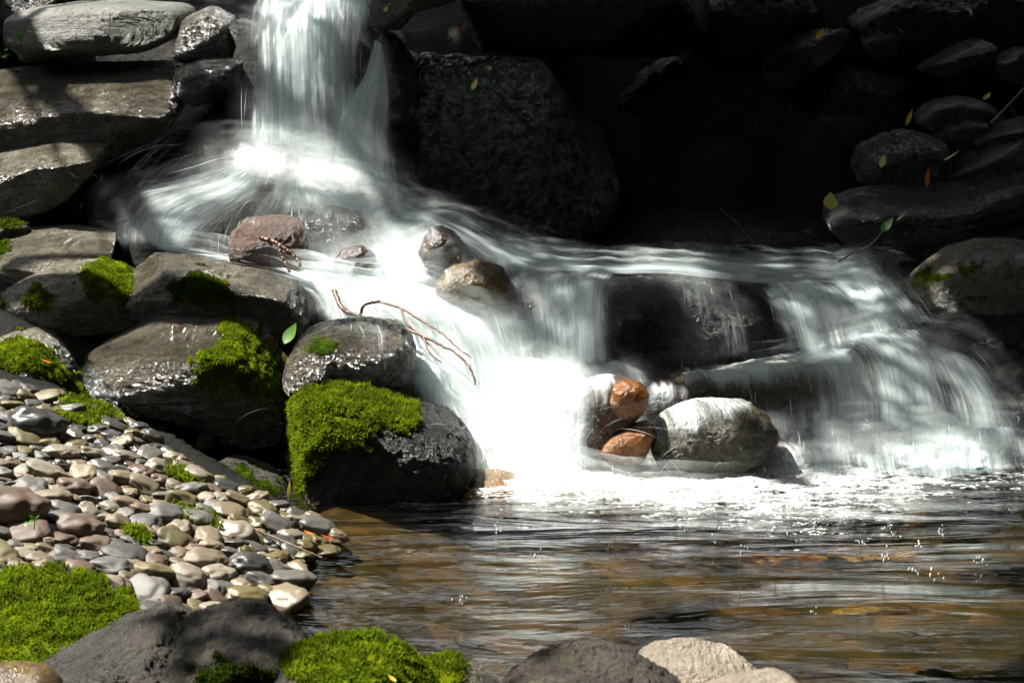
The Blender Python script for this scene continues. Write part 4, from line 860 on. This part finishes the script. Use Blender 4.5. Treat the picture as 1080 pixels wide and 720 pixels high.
drape('water_film', by_label('round boulder wrapped'), [(670,395),(740,395),(740,450),(670,450)], 'veil', 'white water wrapping the round boulder', .95, .5, 4, top=.4)
drape('water_film', by_label('rounded wet boulder with thin'), [(330,330),(440,330),(445,420),(395,420),(370,365),(330,352)], 'veil', 'thin water over the rounded wet boulder', .6, .9, 5, top=.2)
drape('water_film', by_label('reddish brown wet boulder under'), [(235,215),(345,225),(350,295),(300,262),(240,245)], 'veil', 'thin water over the reddish brown boulder', .55, 1.0, 6, top=.1)
drape('water_film', by_label('dark grey boulder behind'), [(300,210),(400,210),(400,280),(300,280)], 'veil', 'veil over the dark grey boulder', .6, .7, 7, top=.25)
drape('water_film', by_label('upright dark rock'), [(435,230),(510,235),(510,290),(435,290)], 'veil', 'veil over the upright dark rock', .7, .6, 8, top=.25)
drape('water_film', by_label('brown wet stone with'), [(455,270),(525,270),(515,325),(455,325)], 'veil', 'veil over the brown and olive stone', .65, .8, 9, top=.2)
drape('water_film', by_label('low purple'), [(765,460),(875,460),(875,515),(765,515)], 'veil', 'veil over the low purple stone', 1.0, .5, 10, top=.6)
drape('water_film', by_label('longer purple'), [(855,450),(990,450),(990,515),(855,515)], 'veil', 'veil over the longer purple stone', .95, .5, 11, top=.6)

# foam skirt drifting onto the pool
def skirt():
    nx, ny = 1000, 230; xs = np.linspace(470, 1100, nx)
    back = np.interp(xs, [470, 540, 700, 850, 1000, 1100], [512, 498, 492, 490, 484, 478])
    front = np.interp(xs, [470, 520, 560, 620, 700, 780, 840, 880, 950, 1020, 1100], [535, 552, 564, 564, 580, 600, 622, 615, 592, 565, 545])
    T = np.linspace(0, 1, ny)[:, None]; PY_ = back+(front-back)*T; PX_ = np.tile(xs, (ny, 1)); a = (1-T).repeat(nx, 1).ravel()
    al, be = (PX_-540)/FPX, (360-PY_)/FPX; dz = -math.sin(PITCH)+be*math.cos(PITCH); t = (.018-CAM_Z)/dz
    q = np.stack([al*t, (math.cos(PITCH)+be*math.sin(PITCH))*t, PX_*0+.018], 2).reshape(-1, 3)
    n = fbm(q*(9, 44, 1)+2, 4); n2 = fbm(q*(46, 150, 1)+8, 3)
    amt = np.tile(np.interp(xs, [470, 520, 560, 700, 780, 860, 960, 1100], [.45, .75, .92, .90, .82, .74, .68, .62]), ny)
    d = np.clip((a*1.9*amt - .80 + n*.8 + n2*.75)*1.6, 0, 1)*sm(0, .06, a)
    q[:, 2] += np.maximum(0, .02*n*a) + .004*d + .004*n2*a
    return link('foam', mesh_data('foam', q, grid_faces(ny, nx), np.stack([q[:, 1], q[:, 0]], 1), {'dens': d}, (M['foam'],)))
tag(skirt(), 'ragged white foam drifting onto the pool', 'foam', kind='structure')

# spray: fine bright arcs thrown out by the upper fall, and droplets hitting the pool
V, F, A = [], [], []; n0 = 0; rg = np.random.default_rng(31)
def ribbon(c, w, a):
    global n0
    m = len(c); d = np.gradient(c, axis=0); s = np.cross(d, (0, 1, .2)); s /= np.maximum(np.linalg.norm(s, axis=1), 1e-9)[:, None]
    V.append(np.concatenate([c-s*w, c+s*w])); q = np.arange(m-1); F.append(np.stack([q, q+1, q+1+m, q+m], 1)+n0); n0 += 2*m
    e = a*np.sin(np.linspace(0.15, math.pi-.15, m)); A.append(np.concatenate([e, e]))
for k in range(150):                                      # arcs to the left
    st = at(rg.uniform(215, 268), rg.uniform(150, 195), rg.uniform(5.75, 6.0)); vx, vz, vy = -abs(rg.normal(.75, .55)), abs(rg.normal(.55, .5)), -rg.uniform(0, .5)
    t = np.linspace(0, rg.uniform(.25, .5), 18) + rg.uniform(0, .12)
    ribbon(st + np.stack([vx*t, vy*t, vz*t-4.9*t*t], 1), rg.uniform(.0004, .0008), rg.uniform(.1, .4))
for k in range(110):                                      # straight fine streaks lower left of the fall
    st = at(rg.uniform(-5, 150), rg.uniform(175, 262), rg.uniform(5.5, 5.8)); d = np.array((rg.normal(-.25, .5), 0, rg.normal(-.35, .35)))*rg.uniform(.04, .14); t = np.linspace(0, 1, 7)[:, None]
    ribbon(st + d*t + np.array((0, 0, -.01))*t*t, .0007, rg.uniform(.15, .5))
for k in range(90):                                      # right of the cascade, falling against the dark
    st = at(rg.uniform(420, 800), rg.uniform(215, 330), rg.uniform(5.0, 5.6)); t = np.linspace(0, 1, 8)[:, None]; d = np.array((rg.uniform(.03, .16), -.03, -rg.uniform(.01, .12)))
    ribbon(st + d*t + np.array((0, 0, -.04))*t*t, .0006, rg.uniform(.08, .3))
for k in range(260):                                      # spray over the foam
    st = at(rg.normal(590, 85), rg.normal(470, 38), rg.uniform(4.15, 4.4)); d = rg.normal(size=3)*(.03, .01, .025); t = np.linspace(-1, 1, 7)[:, None]
    ribbon(st + d*t + np.array((0, 0, -.012))*t*t, rg.uniform(.0005, .0012), rg.uniform(.2, .7))
for k in range(160):
    st = at(rg.uniform(860, 1070), rg.normal(430, 40), rg.uniform(4.4, 4.6)); d = rg.normal(size=3)*(.02, .01, .03); t = np.linspace(-1, 1, 7)[:, None]
    ribbon(st + d*t, rg.uniform(.0005, .0009), rg.uniform(.15, .4))
V = np.concatenate(V); o = link('water_spray', mesh_data('water_spray', V, np.concatenate(F), np.zeros((len(V), 2)), {'dens': np.concatenate(A)}, (M['spray'],)))
tag(o, 'fine bright streaks of spray around the falls', 'spray', kind='stuff')
V, F = [], []; n0 = 0; sv, sf = ico(1)
drop_px = [(489,635),(944,567),(1033,597),(991,562),(929,557),(910,575),(888,552),(860,555),(780,548),(783,583),(757,573),(961,603),(986,612),(1028,617),(858,650),(833,540),(967,577),(525,562),(645,578),(700,545),(640,625),(660,665),(1062,540),(565,590),(720,560),(815,560),(840,570),(935,590)]
for (x, y) in drop_px:
    c0 = at_z(x, y, .01)
    for k in range(int(rg.integers(3, 8))):
        c = c0 + (rg.normal(0, .008), rg.normal(0, .01), abs(rg.normal(0, .014))); s = rg.uniform(.0008, .0022); ex = rg.uniform(1, 4)
        V.append(sv*(s, s, s*ex)+c); F.append(sf+n0); n0 += len(sv)
N = NT('white_droplet'); p = N.n('ShaderNodeBsdfPrincipled'); p.inputs['Base Color'].default_value = (.85, .87, .87, 1); p.inputs['Roughness'].default_value = .15; N.l(p.outputs[0], N.out.inputs[0]); M['drop'] = N.m
tag(link('splash_droplets', mesh_data('splash_droplets', np.concatenate(V), np.concatenate(F), mats=(M['drop'],))), 'small white splashes jumping from the pool surface', 'droplets', kind='stuff')

# ---------------------------------------------------------------- twigs, leaves, seedlings
def tube(path, r0, r1, n=7, knots=0., seed=0):
    p = catmull(np.array(path, float), max(10, 9*len(path))); m = len(p); rg = np.random.default_rng(seed)
    d = np.gradient(p, axis=0); d /= np.linalg.norm(d, axis=1)[:, None]; a = np.cross(d, (0.3, 1, .1)); a /= np.linalg.norm(a, axis=1)[:, None]; b = np.cross(d, a)
    rr = np.linspace(r0, r1, m)*(1+knots*np.abs(rg.normal(size=m))); th = np.linspace(0, 2*math.pi, n, endpoint=False)
    p = p + rg.normal(scale=r0*.14, size=p.shape)*(knots > 0)
    v = (p[:, None] + (a[:, None]*np.cos(th)[:, None] + b[:, None]*np.sin(th)[:, None])*rr[:, None, None]).reshape(-1, 3)
    i = np.arange((m-1)*n); k, j = i//n, i % n
    f = np.stack([k*n+j, k*n+(j+1) % n, (k+1)*n+(j+1) % n, (k+1)*n+j], 1)
    return v, f
def branch(name, label, cat, paths, mat='twig', group=None):
    V, F = [], []; n0 = 0; b = at(*paths[0][0][0])
    for i, (pp, r0, r1) in enumerate(paths):
        v, f = tube([at(*q) for q in pp], r0, r1, knots=.08, seed=i+int(pp[0][0])); V.append(v-b); F.append(f+n0); n0 += len(v)
    o = link(name, mesh_data(name, np.concatenate(V), np.concatenate(F), mats=(M[mat],)), loc=b); return tag(o, label, cat, group)
branch('branch', 'longest knobbly bare branch arching across the sunlit cascade to a thin dark tip', 'branch', [([(352,306,5.0),(365,328,4.9),(417,343,4.84),(447,355,4.76),(480,372,4.66),(496,389,4.6),(502,405,4.56)], .0085, .003), ([(447,355,4.76),(452,370,4.7),(465,382,4.66)], .004, .002), ([(380,333,4.88),(384,322,4.86),(400,318,4.9)], .006, .004)])
branch('branch', 'thin forked twig curving above the longest branch over the white water', 'branch', [([(398,317,4.98),(423,325,4.9),(443,337,4.82),(467,352,4.72),(483,367,4.66),(497,377,4.62)], .006, .002), ([(423,325,4.9),(428,340,4.84),(443,354,4.79),(462,374,4.7)], .005, .002)])
branch('branch', 'short bent red brown twig lying on the reddish brown boulder', 'branch', [([(275,251,5.2),(285,254,5.18),(294,258,5.16),(297,270,5.14),(306,286,5.1)], .009, .006), ([(294,258,5.16),(303,264,5.14),(313,273,5.12),(317,280,5.1)], .008, .006)])
branch('twig', 'thin grey twig with a green leaf at its tip rising from the right run', 'twig', [([(884,276,5.4),(905,264,5.38),(918,258,5.36),(932,243,5.35)], .004, .002)], 'stem')
branch('twig', 'bare stem crossing the stones at the right edge', 'twig', [([(1045,130,5.95),(1060,115,5.95),(1082,92,5.95)], .005, .004)], 'stem')
branch('twig', 'thin dry stem hanging in the dark behind the upper sheet of water', 'twig', [([(760,220,5.9),(782,240,5.85),(797,262,5.8),(800,282,5.76)], .002, .0015)], 'stem')
branch('twig', 'fine red twig lying across the lower pebbles near the water', 'twig', [([(212,528,3.75),(240,545,3.66),(275,560,3.58),(310,575,3.5),(340,588,3.46)], .0025, .0018)])
branch('twig', 'second fine twig forking over the pebbles at the water edge', 'twig', [([(232,548,3.62),(250,560,3.56),(243,568,3.52)], .002, .0015)])

def leaf_mesh(L, Wd, mat, bend=.25, notch=0):
    n = 9; t = np.linspace(0, 1, n); w = Wd*np.sin(np.pi*t**.8)*(1-.15*t); V = []
    for k in range(n):
        z = bend*L*(t[k]-.5)**2
        V += [(-w[k], L*(t[k]-.5), z+.25*w[k]), (0, L*(t[k]-.5), z), (w[k], L*(t[k]-.5), z+.25*w[k])]
    F = []
    for k in range(n-1):
        a = 3*k; F += [(a, a+1, a+4, a+3), (a+1, a+2, a+5, a+4)]
    return mesh_data('leaf', np.array(V), np.array(F), mats=(M[mat],))
leaves = [
 (875,212,5.55,18,14,'leaf_pale','pale yellow broad leaf standing on the left end of the long grey slab',(1.3,.1,.2)),
 (936,238,5.35,18,9,'leaf_green','bright green leaf at the tip of the grey twig',(.9,.3,-.9)),
 (951,228,5.36,14,3.5,'leaf_green','narrow green leaf beside the one on the grey twig tip',(.9,.4,-1.1)),
 (959,124,6.15,17,4,'leaf_yellow','narrow yellow leaf dangling left of the humped grey stone',(1.3,.3,-.4)),
 (1041,102,6.2,11,6,'leaf_yellow','yellow leaf lying on top of the humped grey stone',(.7,.1,-.9)),
 (931,170,5.9,13,6,'leaf_pale','pale yellow leaf stuck to the face of the angular wet rock',(1.2,.1,-.5)),
 (978,187,5.75,20,4.5,'leaf_orange','orange yellow leaf hanging upright above the long grey slab',(1.35,.1,-.1)),
 (1004,165,5.78,17,5,'leaf_pale','pale leaf lying along the lower thin slab',(.6,.1,-1.5)),
 (865,36,6.75,15,6,'leaf_yellow','yellow leaf on the glinting black rock in the upper right shade',(.8,.2,-.6)),
 (827,31,6.8,11,4,'leaf_orange','orange leaf beside the glinting black rock',(.8,.2,1.2)),
 (842,42,6.8,7,4,'leaf_green','tiny green leaf on the glinting black rock',(.8,.2,1.0)),
 (928,35,6.8,11,7,'leaf_yellow','broad yellow leaf on the small glinting rock',(.7,.1,1.3)),
 (917,34,6.8,9,6,'leaf_green','green leaf beside the broad yellow leaf on the small glinting rock',(.7,.1,1.5)),
 (950,33,6.8,10,6,'leaf_pale','beige leaf at the right end of the small glinting rock',(.7,.1,1.3)),
 (495,92,5.9,24,17,'leaf_dkgreen','large dark green leaf on the huge wet boulder',(1.1,.2,.9)),
 (501,89,5.87,13,6,'leaf_yellow','yellow leaf lying on the large dark green leaf',(1.1,.1,-.7)),
 (511,86,5.9,9,4,'leaf_green','small green leaf right of the large dark green leaf',(1.1,.2,-.2)),
 (516,72,5.95,6,5,'leaf_pale','tiny pale leaf near the top of the huge wet boulder',(1.0,.2,.2)),
 (475,42,6.5,9,7,'leaf_green','small round green leaf in the dark above the huge wet boulder',(1.2,.2,1.3)),
 (489,28,6.6,10,5,'leaf_orange','brown orange leaf at the top of the dark above the huge wet boulder',(1.2,.2,0)),
 (407,10,6.25,7,4,'leaf_yellow','tiny yellow leaf on the brownish rock right of the waterfall lip',(1.0,.2,-.4)),
 (307,352,4.4,24,14,'leaf_green','large green leaf standing between the wet ledge and the rounded wet boulder',(1.0,.2,-.7)),
 (300,377,4.4,12,7,'leaf_pale','yellow green leaf below the large green leaf',(1.0,.1,.9)),
 (48,381,4.4,14,4,'leaf_orange','vivid orange leaf on the sloping moss streaked boulder',(.3,.1,1.3)),
 (305,517,4.05,22,4,'leaf_pale','yellow green pointed leaf upright at the foot of the mossy boulder',(1.4,.1,.3)),
 (345,567,3.55,17,7,'leaf_red','red leaf washed against the last pebbles at the water edge',(.25,.1,1.2)),
 (325,562,3.6,13,6,'leaf_orange','orange brown leaf beside the red leaf at the water edge',(.25,.1,1.0)),
 (227,574,3.45,7,4,'leaf_red','tiny scarlet leaf on the middle pebbles',(.3,.1,.4)),
 (238,594,3.35,10,5,'leaf_red','brown red leaf low on the pebbles',(.3,.1,.4)),
 (185,343,4.42,9,4,'leaf_red','dry brown leaf on top of the overhanging rock',(.3,.1,1.3)),
 (145,447,4.45,11,6,'leaf_red','dry red brown leaf beside the grey wet rock sheet',(.4,.1,.5)),
 (413,715,2.4,13,6,'leaf_yellow','orange yellow leaf bit in the near moss cushion',(.4,.1,.9)),
]
for x, y, Y, L, w, m, lb, rot in leaves:
    s = Y/FPX; o = link('leaf', leaf_mesh(L*s*1.1, w*s*.62, m), loc=at(x, y, Y)); o.rotation_euler = rot; tag(o, lb, 'leaf')
def sprig(name, label, x, y, Y, n, L, mat, spread=.6, h=.03):
    b = at(x, y, Y); root = bpy.data.objects.new(name, None); COL.objects.link(root); root.location = b; tag(root, label, 'plant'); rg = np.random.default_rng(int(x+y))
    v, f = tube([np.zeros(3), np.array((.002, 0, h*.5)), np.array((.004, 0, h))], .0015, .001, 6); link('stem', mesh_data('stem', v, f, mats=(M['leaf_green'],)), root)
    for k in range(n):
        o = link('leaf', leaf_mesh(L*rg.uniform(.7, 1.2), L*.3, mat), root, (rg.normal(0, L*.45), rg.normal(0, L*.2), h*rg.uniform(.4, 1.1))); o.rotation_euler = (rg.uniform(.2, 1.0), rg.normal(0, .4), rg.uniform(-2, 2))
sprig('seedling', 'small bright green seedling sprouting among the pebbles at the left', 36, 558, 3.1, 5, .018, 'leaf_green')
sprig('weed', 'bright green weed hanging at the left end of the pale olive slab', 22, 56, 6.15, 9, .035, 'leaf_green', h=.09)
sprig('weed', 'small green weed at the left edge above the glistening ledge', 6, 66, 6.1, 7, .03, 'leaf_green', h=.05)
# moss tufts growing between the pebbles
for x, y, w, lb in [(97,434,30,'moss strip along the top of the pebble bank'), (205,550,26,'elongated moss tuft in the middle of the pebbles'), (145,568,12,'small moss tuft between pebbles'), (85,445,22,'moss strip under the sloping boulder'), (195,505,16,'moss tuft near the low dark slab')]:
    rg = np.random.default_rng(x); n = 900; qx = np.clip(rg.normal(0, .5, n), -1.1, 1.1); C = np.array([on_bank(x+w*a, y+w*.28*a*(1 if x < 400 else -1)+rg.normal(0, 3)) for a in qx]); b = C.mean(0)
    v, q, t = tufts(C-b+(0, 0, .014), np.tile((0, 0, 1.), (n, 1)), .011, .6, rg); o = link('moss', mesh_data('moss', v, [t, q], mats=(M['moss'],)), loc=b); tag(o, lb, 'moss')

# ---------------------------------------------------------------- unseen trees round the creek, crowns thinned to place the sun patches and shade
LIT = [(150,555,260,120),(90,330,280,190),(80,85,300,100),(185,222,100,62),(320,15,90,50),(400,330,150,75),(520,430,135,120),(600,490,170,70),(720,455,125,62),
       (880,572,200,48),(690,272,60,16),(735,305,45,14),(390,140,55,85),(360,455,120,80),(30,660,150,75),(390,715,110,75),(600,740,110,70),(760,760,220,150),(440,570,190,75),(760,525,230,32),(965,492,140,40),(320,270,120,40),(300,235,60,30)]
PART = [(330,110,90,110,.95), (880,300,140,75,.8), (950,400,160,105,.85), (600,330,100,85,.85), (480,255,130,40,.85), (880,560,240,70,.55), (1020,285,60,30,.4), (760,400,80,30,.6), (700,275,200,20,.5), (500,130,120,90,.5), (960,180,90,60,.25), (850,60,60,30,.2)]
def surf(y): return np.interp(y, [0, 2.4, 2.9, 3.2, 4.2, 4.5, 5.0, 5.7, 6.0, 6.25, 7, 8, 12], [.25, .22, .12, .04, .05, .2, .5, .58, .85, 1.3, 1.5, 1.8, 4.])
def lit_prob(P):
    t = np.zeros(len(P)); s = np.array(SUN)
    lo, hi = np.zeros(len(P)), np.full(len(P), 14.0)
    for _ in range(26):
        m = (lo+hi)/2; Q = P - s*m[:, None]; above = Q[:, 2] > surf(Q[:, 1]); lo = np.where(above, m, lo); hi = np.where(above, hi, m)
    q = pix(P - s*lo[:, None]); r_ = np.zeros(len(P))
    for (a, b, c, d) in LIT:
        e = ((q[:, 0]-a)/c)**2 + ((q[:, 1]-b)/d)**2; r_ = np.maximum(r_, 1-sm(.75, 1.25, e))
    for (a, b, c, d, k) in PART:
        e = ((q[:, 0]-a)/c)**2 + ((q[:, 1]-b)/d)**2; r_ = np.maximum(r_, k*(1-sm(.6, 1.3, e)))
    return r_
def tree(label, x, y, top, crown_c, crown_r, n, seed, mask=True, big=1.0):
    zb = float(ground_z(np.array([x]), np.array([y]))[0])-.1; root = bpy.data.objects.new('tree', None); COL.objects.link(root); root.location = (x, y, zb); tag(root, label, 'tree', 'trees on the gorge banks')
    rg = np.random.default_rng(seed); cc = np.array(crown_c)-np.array((x, y, zb))
    tp = [np.zeros(3), cc*(.3, .3, .45), cc*(.8, .8, .9), cc+(0, 0, .3)]; V, F = [], []; n0 = 0
    v, f = tube(tp, .17, .05, 10, .03, seed); V.append(v); F.append(f); n0 += len(v)
    for k in range(5):
        d = rg.normal(size=3); d[2] = abs(d[2])*.3; d /= np.linalg.norm(d); st = tp[2]*(rg.uniform(.6, 1.05))
        v, f = tube([st, st+d*np.array(crown_r)*.45+(0, 0, .1), st+d*np.array(crown_r)*.85], .03, .008, 7, .03, seed+k); V.append(v); F.append(f+n0); n0 += len(v)
    link('trunk', mesh_data('trunk', np.concatenate(V), np.concatenate(F), mats=(M['bark'],)), root)
    u = rg.normal(size=(n, 3)); u /= np.linalg.norm(u, axis=1)[:, None]; C = u*(rg.random(n)**.4)[:, None]*crown_r
    keep = noise(C*1.3+seed) > -.28; C = C[keep]
    if mask:
        pr = lit_prob(C+np.array(crown_c)); C = C[rg.random(len(C)) > pr]
    n = len(C); L = rg.uniform(.045, .085, n)[:, None]*big; d = rg.normal(size=(n, 3)); d[:, 2] -= .3; d /= np.linalg.norm(d, axis=1)[:, None]
    s = np.cross(d, rg.normal(size=(n, 3))+(0, 0, 1.5)); s /= np.linalg.norm(s, axis=1)[:, None]; C = C+cc
    V = np.stack([C-d*L, C+s*L*.55, C+d*L, C-s*L*.55], 1).reshape(-1, 3); F = np.arange(4*n).reshape(-1, 4)
    link('crown', mesh_data('crown', V, F, mats=(M['canopy'],), smooth=False), root)
tree('leafy tree on the upper bank behind the waterfall', -4.6, 9.6, 6, (-4.6, 6.5, 5.6), (2.7, 2.6, 1.1), 26000, 1)
tree('leafy tree on the right bank above the dark rocks', 1.2, 9.9, 6, (-1.5, 6.7, 5.6), (2.8, 2.8, 1.15), 36000, 2)
tree('leafy tree leaning over the right side of the creek', 4.8, 6.6, 6, (2.6, 6.4, 4.7), (2.6, 2.8, 1.4), 30000, 3)
tree('leafy tree on the left bank beside the creek', -5.2, 5.6, 6, (-3.4, 5.6, 5.0), (2.2, 2.2, 1.2), 16000, 4)
tree('leafy tree leaning over the pool from the near right bank', 4.8, 1.5, 6, (2.6, 2.8, 4.9), (2.8, 2.4, 1.6), 22000, 5, big=1.3)
tree('tall leafy tree on the right bank beside the pool', 6.2, 4.2, 6, (5.0, 4.2, 4.0), (1.8, 3.6, 2.6), 16000, 8, big=1.6)
tree('leafy tree behind the viewer on the near left bank', -4.0, -3.5, 6, (-2.8, -2.6, 4.0), (3.4, 2.0, 3.0), 16000, 6, big=1.8)
tree('leafy tree behind the viewer on the near right bank', 4.2, -3.5, 6, (2.6, -2.4, 4.0), (3.4, 2.0, 3.0), 16000, 7, big=1.8)
tree('tall leafy tree straight behind the viewer', .3, -5.5, 6, (0, -3.4, 6.5), (4.0, 2.5, 2.6), 14000, 9, big=1.8)
